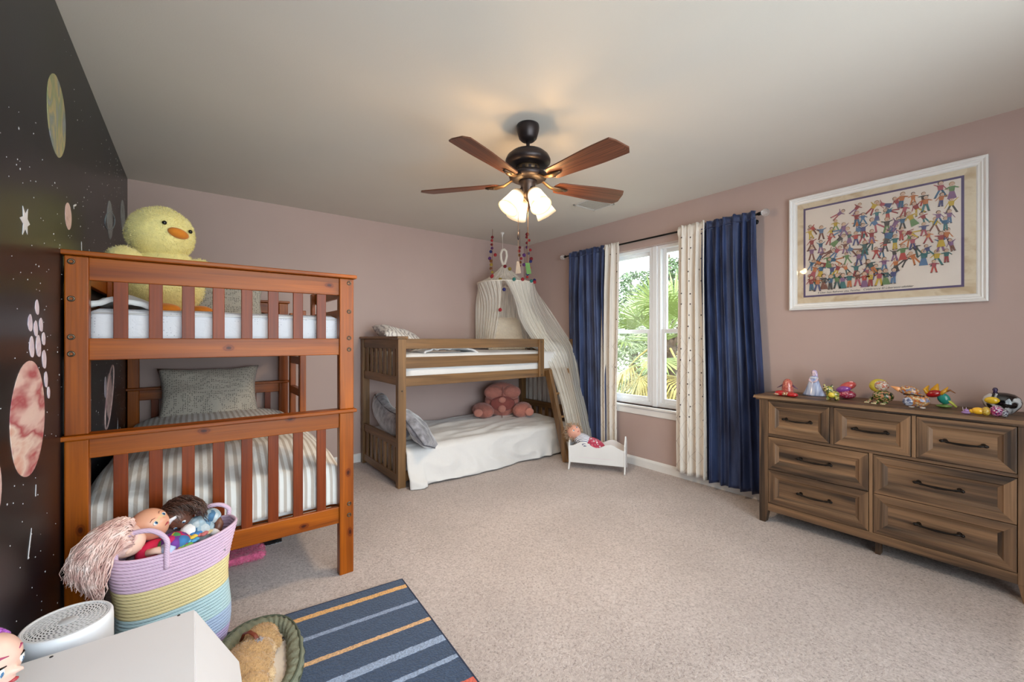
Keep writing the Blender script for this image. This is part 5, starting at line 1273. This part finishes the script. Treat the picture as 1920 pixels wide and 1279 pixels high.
def strands(par, name, m, n, root, tip, seed, r0=.004, wav=.01, steps=9, kind=None, flat=.5):
    rnd = random.Random(seed); b = MB()
    for i in range(n):
        p = root(rnd); e = tip(rnd, p); mid = [Vector(x) for x in e]
        pts = [Vector(p)] + mid; L = len(pts) - 1; P_ = []
        for k in range(steps + 1):
            f = k / steps * L; j = min(L - 1, int(f)); f -= j
            a0 = pts[max(0, j - 1)]; a1 = pts[j]; a2 = pts[j + 1]; a3 = pts[min(L, j + 2)]
            q = .5 * ((2 * a1) + (a2 - a0) * f + (2 * a0 - 5 * a1 + 4 * a2 - a3) * f * f + (3 * a1 - a0 - 3 * a2 + a3) * f ** 3)
            w = wav * k / steps; P_.append(q + Vector((math.sin(k * 1.6 + i), math.cos(k * 1.3 + i * 2), .5 * math.sin(k * 1.9 + i))) * w)
        b.tube(P_, [r0 * (1 - .75 * (k / steps) ** 1.5) for k in range(steps + 1)], 5, flat=flat)
    return b.build(name, m, par, smooth=True)
m_curl = plain('sandy doll curls', (170, 142, 116), rough=.6, var=.2, vs=60)
dl = thing('doll', (2.93, 2.80, .14), 'curly-haired doll in a striped and pink dress lying in the white cradle', 'doll')
hc = cp(.035, .085, .335); Fd = (Vector((-.35, -.70, .62)))
hd, R, at = head(dl, hc, .072, Fd, -CX * .8 + Vector((0, 0, .75)), m_skin_r)
def croot(r):
    while True:
        u = Vector((r.gauss(0, 1), r.gauss(0, 1), r.gauss(0, 1))).normalized()
        if u.y < .30 and u.z > -.55 or u.z > .62: return hc + R @ (u * .070)
strands(hd, 'hair', m_curl, 190, croot, lambda r, p: [p + (p - hc).normalized() * .018 + Vector((r.uniform(-1, 1), r.uniform(-1, 1), r.uniform(-1, 1))) * .010, p + (p - hc).normalized() * .024 + Vector((r.uniform(-1, 1), r.uniform(-1, 1), r.uniform(-1, .6))) * .022], 4, .0045, .006, 7)
m_ds, n_, b_ = newmat('blue and white diagonal stripe cloth'); b_.inputs['Roughness'].default_value = .85
co = coords(n_); wv = node(n_, 'ShaderNodeTexWave', i_Scale=26.0, i_Distortion=.3); wv.bands_direction = 'DIAGONAL'; n_.links.new(co, wv.inputs[0]); r_ = ramp(n_, [(.45, rgb((232, 230, 232))), (.55, rgb((110, 118, 144)))]); n_.links.new(wv.outputs[1], r_.inputs[0]); n_.links.new(r_.outputs[0], b_.inputs['Base Color'])
m_pd = speck('pink printed cloth', (206, 66, 96), [(230, 120, 140), (244, 220, 226)], 60, (.6, .85), .85, 0)
Rb = frame3(CX * .9 + Vector((0, 0, -.35)), (0, 0, 1))
MB().ell(cp(.125, .090, .262), (.062, .080, .090), Rb, 22, 14).build('striped_top', m_ds, dl, smooth=True)
MB().ell(cp(.225, .095, .222), (.066, .084, .115), Rb, 22, 14).build('pink_skirt', m_pd, dl, smooth=True)
for s in (-1, 1):
    MB().tube([cp(.10, .095 + s * .065, .265), cp(.15, .095 + s * .085, .24), cp(.20, .095 + s * .07, .235)], [.02, .018, .014], 10).build('arm', m_ds if s < 0 else m_skin_r, dl, smooth=True)
    MB().tube([cp(.30, .10 + s * .035, .175), cp(.38, .10 + s * .04, .165), cp(.43, .10 + s * .04, .18)], [.026, .022, .018], 10).build('leg', m_skin_r, dl, smooth=True)
# ------------------------------------------------------------------ striped rug
m_rug, n_, b_ = newmat('navy rug with coloured stripes'); b_.inputs['Roughness'].default_value = .95; b_.inputs['Sheen Weight'].default_value = .2
uvn = node(n_, 'ShaderNodeUVMap', uv_map='UVMap'); sx = node(n_, 'ShaderNodeSeparateXYZ'); n_.links.new(uvn.outputs[0], sx.inputs[0])
co = coords(n_); q = node(n_, 'ShaderNodeTexNoise', i_Scale=60.0, i_Detail=2.0); n_.links.new(co, q.inputs[0])
ma = node(n_, 'ShaderNodeMath', operation='MULTIPLY_ADD'); ma.inputs[1].default_value = .005; n_.links.new(q.outputs[0], ma.inputs[0]); n_.links.new(sx.outputs[1], ma.inputs[2])
RUGL = 1.9
def vv(y): return (2.034 - y) / RUGL + .0025
NV, OR, OR2, LB_, LBW, RD = rgb((52, 72, 102)), rgb((226, 172, 104)), rgb((222, 176, 128)), rgb((140, 156, 186)), rgb((150, 168, 198)), rgb((214, 96, 76))
st = [(0, NV)]
for ya, yb, c in ((1.981, 1.954, OR), (1.835, 1.811, LB_), (1.687, 1.661, OR2), (1.555, 1.519, LBW), (1.424, 1.402, LBW), (1.291, 1.262, RD), (1.16, 1.13, OR), (1.02, .99, LB_), (.86, .83, OR)):
    st += [(vv(ya), c), (vv(yb), NV)]
r_ = ramp(n_, st, 'CONSTANT'); n_.links.new(ma.outputs[0], r_.inputs[0])
q2 = node(n_, 'ShaderNodeTexNoise', i_Scale=150.0, i_Detail=3.0); n_.links.new(co, q2.inputs[0]); r2_ = ramp(n_, [(.3, (.62, .62, .62, 1)), (.65, (1.1, 1.1, 1.1, 1))]); n_.links.new(q2.outputs[0], r2_.inputs[0])
n_.links.new(mixc(n_, 1.0, r_.outputs[0], r2_.outputs[0], 'MULTIPLY'), b_.inputs['Base Color']); bumpnode(n_, b_, q2.outputs[0], .7, .008)
TLc, TRc = Vector((-.30, 2.135, 0)), Vector((.848, 2.034, 0)); dn = Vector((-.05, -1, 0)).normalized() * RUGL
rg = thing('rug', (.27, 1.2, 0), 'navy blue rug with orange and light blue stripes in the lower left of the room', 'rug')
b = MB().grid(lambda u, v: TLc.lerp(TRc, u) + dn * v + Vector((0, 0, .0095 + .0006 * nz((u * 20, v * 20, 0), 1, 1))), 20, 30)
k = len(b.v); b.build('pile', m_rug, rg)
b = MB()
P4 = [TLc, TRc, TRc + dn, TLc + dn]; b.hexa([p + Vector((0, 0, .001)) for p in P4[::-1]] + [p + Vector((0, 0, .0088)) for p in P4[::-1]]); b.build('backing', plain('navy rug backing', (40, 50, 74), rough=.9), rg)
MB().tube([p + Vector((0, 0, .006)) for p in [TLc.lerp(TRc, i / 12) for i in range(13)] + [TRc + dn * (i / 12) for i in range(1, 13)]], .0052, 6).build('binding', plain('navy rug binding', (44, 52, 74), rough=.9), rg, smooth=True)
# ------------------------------------------------------------------ rope basket
bk = thing('rope_basket', (-.05, 2.09, .01), 'tall pastel rope basket in pink, yellow, blue and lilac bands, full of dolls', 'basket')
def rope(name, c):
    m, n, b = newmat(name); b.inputs['Roughness'].default_value = .9; b.inputs['Base Color'].default_value = rgb(c)
    co = coords(n, (1, 1, 1)); wv = node(n, 'ShaderNodeTexWave', i_Scale=70.0, i_Distortion=1.0); wv.bands_direction = 'DIAGONAL'; n.links.new(co, wv.inputs[0])
    c_ = rgb(c); r = ramp(n, [(0, tuple(x * .86 for x in c_[:3]) + (1,)), (1, c_)]); n.links.new(wv.outputs[1], r.inputs[0]); n.links.new(r.outputs[0], b.inputs['Base Color']); bumpnode(n, b, wv.outputs[1], .3, .002)
    return m
rp_pink, rp_yel, rp_teal, rp_blue, rp_lil = rope('pink rope', (218, 188, 211)), rope('yellow rope', (226, 210, 158)), rope('aqua rope', (182, 208, 214)), rope('blue rope', (170, 188, 216)), rope('lilac rope', (190, 176, 220))
NB = 37; BH = .445
def bring(z, extra=0.0):
    f = z / BH
    ax_ = .166 + .020 * f + .010 * math.sin(f * PI * 2.2 + .6) + extra; ay = .106 + .010 * f + .006 * math.sin(f * 5) + extra
    cx_ = -.072 + .026 * f + .008 * math.sin(f * 5.5); cy_ = 2.085 + .012 * f
    rot = math.radians(11); pts = []
    for k in range(44):
        t = 2 * PI * k / 44; c, s = math.cos(t), math.sin(t); e = 2 / 2.9
        x = ax_ * math.copysign(abs(c) ** e, c); y = ay * math.copysign(abs(s) ** e, s)
        zz = z + (.026 * f * (x / ax_) ** 2 * (1 if x > 0 else .6)) - .006 * f * math.sin(t * 2)
        pts.append(Vector((cx_ + x * math.cos(rot) - y * math.sin(rot), cy_ + x * math.sin(rot) + y * math.cos(rot), zz)))
    return pts
for k in range(NB):
    z = .018 + (BH - .018) * k / (NB - 1)
    m = rp_lil if k < 5 else rp_blue if k < 11 else rp_teal if k < 19 else rp_yel if k < 27 else rp_pink
    MB().tube(bring(z), .0063, 8, closed=True).build('rope_coil', m, bk, smooth=True)
MB().add([Vector((p.x, p.y, .016)) for p in bring(.02)], [tuple(range(44))]).build('bottom', rp_lil, bk)
rim = bring(BH)
def handle(p0, p1, up, out):
    P_ = [p0 + Vector((0, 0, -.055)) + out * .010, p0 + out * .010, p0 + out * .006 + Vector((0, 0, up * .55)), p0.lerp(p1, .22) + Vector((0, 0, up * .95)), p0.lerp(p1, .5) + Vector((0, 0, up * 1.06)), p0.lerp(p1, .78) + Vector((0, 0, up * .95)), p1 + out * .006 + Vector((0, 0, up * .55)), p1 + out * .010, p1 + Vector((0, 0, -.055)) + out * .010]
    b = MB(); Q = []
    for i in range(len(P_) - 1):
        for s in range(4):
            f = s / 4; p_0, p_1, p_2, p_3 = P_[max(0, i - 1)], P_[i], P_[i + 1], P_[min(len(P_) - 1, i + 2)]
            Q.append(.5 * ((2 * p_1) + (p_2 - p_0) * f + (2 * p_0 - 5 * p_1 + 4 * p_2 - p_3) * f * f + (3 * p_1 - p_0 - 3 * p_2 + p_3) * f ** 3))
    Q.append(P_[-1]); b.tube(Q, .0088, 10).build('handle', rp_pink, bk, smooth=True)
near = [p for p in rim]
handle(Vector((-.215, 2.02, BH + .005)), Vector((-.075, 1.985, BH + .005)), .085, Vector((0, -1, 0)))
handle(Vector((.02, 2.222, BH + .010)), Vector((.125, 2.20, BH + .015)), .055, Vector((0, 1, 0)) * .5)
# toys heaped in the basket
b = MB().grid(lambda u, v: (-.045 + (u - .5) * .30, 2.095 + (v - .5) * .17 + (u - .5) * .05, .385 + .03 * nz((u * 3, v * 3, 0), 1.2, 4) + .02 * math.sin(PI * u) * math.sin(PI * v)), 20, 14)
m_toys = plain('grey blanket', (150, 140, 150), rough=.9, var=.2)
tag(b.build('blanket', m_toys, None, smooth=True, solid=.02), 'crumpled blanket bedding the dolls inside the rope basket', 'blanket')
# blonde doll, hair over the basket side
m_blond, n_, b_ = newmat('pale rose blond doll hair'); b_.inputs['Roughness'].default_value = .32; b_.inputs['Base Color'].default_value = rgb((214, 176, 166))
oi = node(n_, 'ShaderNodeTexCoord'); q = node(n_, 'ShaderNodeTexNoise', i_Scale=30.0, i_Detail=3.0); n_.links.new(oi.outputs['Object'], q.inputs[0]); r_ = ramp(n_, [(.3, rgb((196, 150, 142))), (.55, rgb((232, 200, 190))), (.75, rgb((248, 230, 224)))]); n_.links.new(q.outputs[0], r_.inputs[0]); n_.links.new(r_.outputs[0], b_.inputs['Base Color'])
d1 = thing('doll', (-.18, 2.07, .42), 'doll with long pale rose-blond hair spilling over the left side of the basket', 'doll')
hc1 = Vector((-.190, 2.055, .492))
h1, R, at = head(d1, hc1, .056, (.62, .45, -.62), (.55, -.1, .8), m_skin_p)
cap = MB().ell(hc1 + Vector((-.010, .004, .010)), (.060, .060, .058), None, 24, 16); cap.build('scalp', m_blond, h1, smooth=True)
def root1(r):
    while True:
        u = Vector((r.gauss(0, 1), r.gauss(0, 1), r.gauss(0, 1))).normalized()
        if u.x < .55 and u.z > -.2: return hc1 + Vector((-.008, .004, .010)) + u * .060
def tip1(r, p):
    u = (p - hc1).normalized(); a = r.random(); l = r.uniform(.78, 1.12)
    e = Vector((-.335, 2.01, .440)).lerp(Vector((-.245, 1.935, .360)), a) + Vector((r.uniform(-.012, .012), r.uniform(-.012, .012), r.uniform(-.012, .012)))
    m1_ = p + u * .012 + Vector((-.022, -.012, .010)); m2_ = (p + u * .02).lerp(e, .62) + Vector((-.012, -.012, .030)) + u * .008
    e = m2_.lerp(e, l)
    e.x = max(e.x, -.372)
    return [m1_, m2_, e]
strands(h1, 'hair', m_blond, 640, root1, tip1, 6, .0036, .0055, 12)
MB().ell((-.115, 2.07, .425), (.055, .045, .05), None, 18, 12).build('body', plain('hot pink doll dress', (206, 30, 74), rough=.7, var=.15, bump=.3, bs=40), d1, smooth=True)
for y in (2.03, 2.10): MB().tube([(-.13, y, .445), (-.10, y - .02, .455), (-.075, y - .03, .442)], [.014, .013, .011], 8).build('arm', m_skin_p, d1, smooth=True)
# bald baby doll
d2 = thing('doll', (-.13, 2.11, .42), 'bald baby doll with a round tan face in the middle of the basket', 'doll')
hc2 = Vector((-.128, 2.10, .525))
h2, R, at = head(d2, hc2, .062, (.60, -.66, .46), (-.62, -.05, .78), plain('baby doll vinyl', (224, 164, 134), rough=.4, var=.04))
MB().ell(hc2 + Vector((.60, -.66, .46)).normalized() * .006, (.050, .050, .0535), frame3((.60, -.66, .46)), 24, 16).build('face_plate', plain('tan face plate', (214, 180, 138), rough=.45), h2, smooth=True)
MB().ell((-.055, 2.045, .445), (.052, .045, .05), None, 18, 12).build('body', speck('rainbow floral cloth', (226, 40, 110), [(60, 130, 190), (236, 206, 60), (120, 60, 160), (90, 170, 90)], 34, (.25, .45, .65, .82), .8, 0), d2, smooth=True)
MB().tube([(-.085, 2.02, .455), (-.075, 2.0, .452), (-.055, 1.99, .448)], [.016, .018, .014], 10).build('arm', plain('pale blue sleeve', (176, 190, 222), rough=.8), d2, smooth=True)
# brown doll
m_brown = plain('dark brown doll hair', (74, 48, 38), rough=.35, var=.25, vs=70)
d3 = thing('doll', (-.0, 2.14, .42), 'brown-skinned doll in a pale blue puffed dress at the back of the basket', 'doll')
hc3 = Vector((-.045, 2.145, .520))
h3, R, at = head(d3, hc3, .052, (.15, -.80, -.55), (-.55, .25, .75), m_skin_b)
MB().ell(hc3 + Vector((-.004, .010, .010)), (.056, .052, .054), None, 24, 16).build('scalp', m_brown, h3, smooth=True)
def root3(r):
    while True:
        u = Vector((r.gauss(0, 1), r.gauss(0, 1), r.gauss(0, 1))).normalized()
        if u.z > -.1 and u.y > -.75: return hc3 + Vector((-.004, .010, .010)) + u * .055
strands(h3, 'hair', m_brown, 240, root3, lambda r, p: [p + (p - hc3).normalized() * .010 + Vector((.012, -.004, .002)), p + (p - hc3).normalized() * .012 + Vector((.032, -.012, -.010)), p + Vector((.050 + r.uniform(-.01, .012), -.02 + r.uniform(-.012, .012), -.032 + r.uniform(-.01, .01)))], 8, .0036, .003, 9)
MB().tube([at(-.75, .45, 1.10), at(-.40, .72, 1.16), at(.05, .84, 1.18), at(.5, .70, 1.14)], [.006, .010, .010, .006], 8, flat=.5).build('hair_band', plain('white lace band', (226, 222, 226), rough=.8, bump=.5, bs=120), h3, smooth=True)
m_bdress = speck('pale blue toile cloth', (188, 212, 226), [(120, 164, 196), (222, 234, 240), (84, 130, 170)], 46, (.4, .62, .86), .8, 0)
MB().ell((.02, 2.125, .455), (.055, .05, .055), None, 20, 14, lambda u, q: q * (1 + .08 * noise.noise(u * 5))).build('dress', m_bdress, d3, smooth=True)
MB().ell((.062, 2.135, .495), (.034, .034, .032), None, 18, 12, lambda u, q: q * (1 + .08 * noise.noise(u * 5))).build('sleeve', m_bdress, d3, smooth=True)
MB().ell((-.012, 2.10, .470), (.030, .03, .026), None, 16, 10, lambda u, q: q * (1 + .15 * noise.noise(u * 6))).build('lace_collar', plain('white lace', (230, 228, 230), rough=.8, bump=.6, bs=140), d3, smooth=True)
MB().tube([(.075, 2.13, .490), (.088, 2.115, .462), (.080, 2.095, .440)], [.017, .016, .014], 12).build('arm', m_skin_b, d3, smooth=True)
MB().tube([(.080, 2.096, .442), (.066, 2.085, .432)], [.020, .018], 12).build('cuff', plain('white cuff', (228, 226, 230), rough=.8), d3, smooth=True)
b = MB()
for i, (x, y, z, c) in enumerate([(-.005, 2.06, .458, (226, 190, 70)), (-.03, 2.045, .462, (150, 50, 150)), (.0, 2.04, .452, (90, 160, 200)), (.03, 2.075, .455, (196, 110, 110)), (.045, 2.09, .452, (212, 190, 150)), (.01, 2.08, .462, (60, 120, 180)), (-.02, 2.02, .446, (120, 180, 90))]):
    b.c = rgb(c)
    for k in range(5):
        a = k * 2 * PI / 5; b.ell((x + .012 * math.cos(a), y + .012 * math.sin(a), z), (.011, .011, .007), None, 8, 6)
b.c = None
MB_flower = b.build('flower_trim', attrmat('felt flower colours', .85), d3, smooth=True)
# ------------------------------------------------------------------ air purifier
m_pur_ = plain('white purifier plastic', (238, 240, 245), rough=.4, var=.01)
m_gr = plain('grey grille shadow', (62, 64, 70), rough=.7)
PCx, PCy, PR, PH = -.283, 1.716, .096, .43
ap = thing('air_purifier', (PCx, PCy, 0), 'white round air purifier with a perforated top beside the black wall', 'air purifier')
MB().lathe([(.0, 0), (.088, 0), (.094, .008), (PR, .03), (PR, PH - .022), (PR - .001, PH - .006), (PR - .005, PH), (PR - .010, PH - .001), (PR - .012, PH - .008), (0, PH - .008)], (PCx, PCy, 0), 64).build('body', m_pur_, ap, smooth=True)
MB().lathe([(0, PH - .0075), (PR - .012, PH - .0075)], (PCx, PCy, 0), 48).build('well', m_gr, ap)
b = MB(); NR = 7; R0_, R1_ = .019, PR - .0115
for j in range(NR):
    ra = R0_ + (R1_ - R0_) * j / NR; rb = R0_ + (R1_ - R0_) * (j + 1) / NR; rm = ra + (rb - ra) * .40
    nS = 17 + 5 * j
    for k in range(nS * 2):
        def pt(r, a): return (PCx + r * math.cos(a), PCy + r * math.sin(a), PH - .0022)
        a0 = PI / nS * k + j * .9; a1 = a0 + PI / nS; tw = .10
        b.add([pt(ra, a0), pt(rm, a0), pt(rm, a1), pt(ra, a1)], [(0, 1, 2, 3)])
        if k % 2 == 0:
            am = a0 + (a1 - a0) * .95
            b.add([pt(rm, a0), pt(rb, a0 + tw), pt(rb, am + tw), pt(rm, am)], [(0, 1, 2, 3)])
b.tube([(PCx + R1_ * math.cos(2 * PI * i / 64), PCy + R1_ * math.sin(2 * PI * i / 64), PH - .0022) for i in range(64)], .0013, 5, closed=True)
b.build('grille', m_pur_, ap, solid=.001)
MB().lathe([(0, PH - .001), (.018, PH - .001), (.020, PH - .002), (.020, PH - .006)][::-1], (PCx, PCy, 0), 40).build('centre_disc', plain('pale grey disc', (206, 210, 216), rough=.35), ap, smooth=True)
# ------------------------------------------------------------------ white toy box with a sloping side
m_lam = plain('white laminate', (243, 243, 247), rough=.35, var=.008)
tb = thing('toy_box', (-.16, 1.22, 0), 'white laminate toy box with a flat top and sloping side in the front left corner', 'toy box')
yb, yf = 1.574, .90
bx('top_board', m_lam, tb, -.365, .005, yf, yb, .404, .420, .0015)
b = MB().prism([(.0065, yb - .002, .418), (.1165, yb - .002, .214), (.1165, yb - .002, .196), (.103, yb - .002, .2), (-.004, yb - .002, .402)], (0, yf - yb, 0)); b.build('sloped_side', m_lam, tb, bevel=.002)
bx('lower_side', m_lam, tb, .102, .1165, yf, yb - .002, .0105, .196, .002)
bx('back_board', m_lam, tb, -.360, .100, yb - .014, yb - .003, .0105, .20, 0)
bx('back_board', m_lam, tb, -.360, -.004, yb - .014, yb - .003, .20, .404, 0)
bx('left_side', m_lam, tb, -.365, -.350, yf, yb - .016, .0105, .404, .001)
for x, y in ((-.286, 1.560), (-.032, 1.568), (-.286, .93), (-.032, .93)): MB().lathe([(0, .4212), (.0035, .4212), (.004, .4195)][::-1], (x, y, 0), 12).build('screw_cap', plain('dark screw hole', (60, 58, 60), rough=.6), tb, smooth=True)
# ------------------------------------------------------------------ doll with purple hair standing on the toy box
d4 = thing('doll', (-.31, 1.235, .4215), 'big-eyed purple-haired doll sitting on the white toy box', 'doll')
hc4 = Vector((-.313, 1.236, .611))
F4 = Vector((.90, -.42, -.08)); 
m_dv = plain('pale pink doll vinyl', (238, 196, 180), rough=.35, var=.03)
F4 = F4.normalized(); U4 = Vector((0, 0, 1)); U4 = (U4 - F4 * U4.dot(F4)).normalized(); R4 = U4.cross(F4); M4 = Matrix((R4, F4, U4)).transposed(); r4 = .054
def hfn(u, q):
    q = Vector(q)
    if u.z < 0: q.x *= 1 + .22 * u.z
    if u.y > 0:
        q += Vector((0, 1, .25)) * r4 * .30 * math.exp(-((u.x / .11) ** 2 + ((u.z + .22) / .10) ** 2))
        q += Vector((0, 1, 0)) * r4 * .13 * math.exp(-((u.x / .16) ** 2 + ((u.z + .52) / .10) ** 2))
        q -= Vector((0, 1, 0)) * r4 * .08 * math.exp(-((u.z - .02) / .16) ** 2) * max(0, u.y)
    return q
h4 = MB().ell(hc4, (r4 * .9, r4 * .92, r4), M4, 48, 36, hfn).build('head', m_dv, d4, smooth=True)
def at4(x, z, k=1.0):
    u = Vector((x, math.sqrt(max(.02, 1 - x * x - z * z)), z)); q = Vector((u.x * r4 * .9, u.y * r4 * .92, u.z * r4)); q = hfn(u, q); return hc4 + M4 @ (q * k)
for s in (-1, 1):
    MB().ell(at4(s * .50, -.05, .955), (.010, .0055, .012), M4 @ rotm('Z', -s * 32), 16, 10).build('eye', m_eyew, h4, smooth=True)
    MB().ell(at4(s * .46, -.06, .975), (.0068, .0045, .0095), M4 @ rotm('Z', -s * 30), 14, 9).build('iris', m_iris, h4, smooth=True)
    MB().ell(at4(s * .44, -.03, 1.00), (.0036, .0025, .0060), M4 @ rotm('Z', -s * 28), 12, 8).build('pupil', m_black, h4, smooth=True)
    MB().ell(at4(s * .42, .01, 1.035), (.0014, .001, .0018), None, 8, 6).build('eye_glint', m_eyew, h4, smooth=True)
    MB().tube([at4(s * .30, .13, 1.0), at4(s * .50, .14, 1.01), at4(s * .68, .03, 1.01), at4(s * .78, -.08, 1.02)], [.0015, .0028, .0022, .0006], 6).build('eyelash', m_black, h4, smooth=True)
    MB().tube([at4(s * .22, .42, 1.005), at4(s * .42, .46, 1.008), at4(s * .62, .36, 1.008)], [.0008, .0022, .0007], 6).build('eyebrow', plain('magenta eyebrow', (178, 74, 110), rough=.6), h4, smooth=True)
MB().tube([at4(-.15, -.55, 1.0), at4(-.05, -.52, 1.02), at4(.05, -.52, 1.02), at4(.15, -.55, 1.0)], [.001, .0035, .0035, .001], 8).build('mouth', m_lip, h4, smooth=True)
m_purp = plain('purple doll hair', (176, 96, 196), rough=.35, var=.2, vs=80)
MB().ell(hc4 + M4 @ Vector((0, -.30 * r4, .14 * r4)), (r4 * .96, r4 * .86, r4 * .98), M4, 32, 20).build('scalp', m_purp, h4, smooth=True)
def root4(r):
    while True:
        u = Vector((r.gauss(0, 1), r.gauss(0, 1), r.gauss(0, 1))).normalized()
        if u.y < .50 and u.z > -.1: return hc4 + M4 @ Vector((u.x * r4 * .97, u.y * r4 * .86 - .28 * r4, u.z * r4 * 1.0 + .14 * r4))
strands(h4, 'hair', m_purp, 260, root4, lambda r, p: [p + (p - hc4).normalized() * .004 - F4 * .014 + Vector((0, 0, -.004)), p - F4 * .030 + (p - hc4).normalized() * .006 + Vector((0, 0, -.045)), p - F4 * .032 + Vector((r.uniform(-.006, .006), r.uniform(-.006, .006), -.105 + r.uniform(-.02, .02)))], 9, .003, .002, 10)
bm_ = MB().lathe([(.0, .422), (.038, .424), (.036, .45), (.026, .475), (.020, .50), (.024, .515), (.014, .530), (.009, .545), (0, .58)], (-.318, 1.228, 0), 24); bm_.build('body', plain('lilac doll dress', (186, 150, 206), rough=.6), d4, smooth=True)
for s in (-1, 1):
    MB().tube([Vector((-.318, 1.228, .512)) + R4 * s * .022, Vector((-.318, 1.228, .480)) + R4 * s * .040, Vector((-.318, 1.228, .446)) + R4 * s * .036 + F4 * .02], [.008, .007, .006], 8).build('arm', m_dv, d4, smooth=True)
    MB().tube([Vector((-.318, 1.228, .436)) + R4 * s * .016, Vector((-.318, 1.228, .434)) + R4 * s * .02 + F4 * .045, Vector((-.318, 1.228, .430)) + R4 * s * .02 + F4 * .075], [.011, .009, .008], 8).build('leg', m_dv, d4, smooth=True)
# ------------------------------------------------------------------ pet bed with plush puppy
m_sage = plain('sage green quilted cloth', (122, 125, 106), rough=.95, var=.12, vs=60, bump=.6, bs=90, bd=.006)
m_cream = plain('cream plush lining', (232, 224, 214), rough=.95, var=.05, bump=.6, bs=120)
pb = thing('pet_bed', (.20, 1.80, .01), 'small oval sage green quilted pet bed on the striped rug', 'pet bed')
BC = Vector((.190, 1.795, .010)); ba = math.radians(82)
UX = Vector((math.cos(ba), math.sin(ba), 0)); UY = Vector((-UX.y, UX.x, 0))
def oval(t, k=1.0):
    e = 2 / 2.4; c, s = math.cos(t), math.sin(t)
    return BC + UX * (.255 * k * math.copysign(abs(c) ** e, c) + (.0 if k == 1 else 0)) + UY * ((.150 if True else 0) - (1 - k) * .255 - .0) * math.copysign(abs(s) ** e, s)
def bol(u, v):
    t = u * 2 * PI; p = oval(t, .90); nrm = (p - BC); nrm.z = 0; nrm.normalize(); a = v * 2 * PI
    q = .026 * (1 + .12 * math.sin(t * 34 + a * 2) + .06 * nz((math.cos(t) * 4, math.sin(t) * 4, a), 1, 2))
    return p + nrm * math.cos(a) * q * 1.15 + Vector((0, 0, .027 + math.sin(a) * q))
MB().grid(bol, 150, 16, cu=True).build('bolster', m_sage, pb, smooth=True)
for k in (1.0, .965): MB().tube([oval(2 * PI * i / 60, k) + Vector((0, 0, .018 if k == 1.0 else .050)) for i in range(60)], .004, 6, closed=True).build('piping', plain('dark green piping', (82, 88, 72), rough=.9), pb, smooth=True)
MB().prism([oval(2 * PI * i / 40, .88) + Vector((0, 0, .006)) for i in range(40)], (0, 0, .010)).build('cushion', m_cream, pb)
m_pup = plain('golden plush fur', (190, 152, 104), rough=.95, var=.16, vs=25, bump=.6, bs=90, bd=.01, sheen=.5)
m_pupl = plain('pale gold plush fur', (218, 190, 150), rough=.95, var=.1, vs=25, bump=.6, bs=90, sheen=.5)
pp = thing('plush_puppy', (.17, 1.78, .03), 'golden plush puppy with a brown collar curled asleep in the green pet bed', 'toy')
b = MB(); b.ell((.150, 1.755, .062), (.085, .145, .050), rotm('Z', -14), 28, 18, lambda u, q: q * (1 + .06 * noise.noise(u * 2.2)))
b.ell((.178, 1.80, .066), (.070, .085, .052), rotm('Z', -14), 24, 14); b.ell((.14, 1.66, .055), (.075, .07, .046), None, 20, 14)
b.fuzz(7000, .008, .0009, 4).build('body', m_pup, pp, smooth=True)
b = MB(); b.ell((.212, 1.868, .078), (.056, .052, .046), rotm('Z', -20), 26, 16)
b.ell((.246, 1.842, .064), (.034, .026, .026), rotm('Z', -35), 18, 12)
b.fuzz(4000, .007, .0009, 6).build('head', m_pup, pp, smooth=True)
b = MB().ell((.210, 1.806, .076), (.036, .050, .018), rotm('Z', 25), 18, 12); b.fuzz(1500, .008, .0009, 8).build('ear', m_pupl, pp, smooth=True)
b = MB().ell((.186, 1.905, .072), (.026, .034, .016), rotm('Z', 40), 18, 12); b.fuzz(900, .008, .0009, 8).build('ear', m_pup, pp, smooth=True)
MB().ell((.279, 1.832, .066), (.007, .009, .008), None, 12, 8).build('nose', m_black, pp, smooth=True)
MB().tube([(.243, 1.868, .100), (.250, 1.862, .096), (.255, 1.852, .090)], .0018, 6).build('closed_eye', plain('dark brown thread', (80, 52, 34), rough=.8), pp, smooth=True)
m_col = plain('brown leather collar', (112, 48, 28), rough=.5)
MB().tube([(.146, 1.885, .085), (.155, 1.870, .118), (.170, 1.845, .132), (.184, 1.822, .128), (.194, 1.806, .112)], .008, 8, flat=.45).build('collar', m_col, pp, smooth=True)
b = MB()
for k in range(6):
    a = k * PI / 3; b.beam((.196, 1.800, .118), (.196 + .014 * math.cos(a), 1.800 + .014 * math.sin(a), .118), .005, .004)
b.build('star_tag', plain('silver tag', (206, 210, 222), rough=.25, metal=.7), pp)
for x, y, a in ((.205, 1.70, -10), (.185, 1.665, -25)):
    b = MB().ell((x, y, .045), (.030, .052, .022), rotm('Z', a), 16, 10); b.fuzz(900, .006, .0008, 2).build('paw', m_pupl, pp, smooth=True)
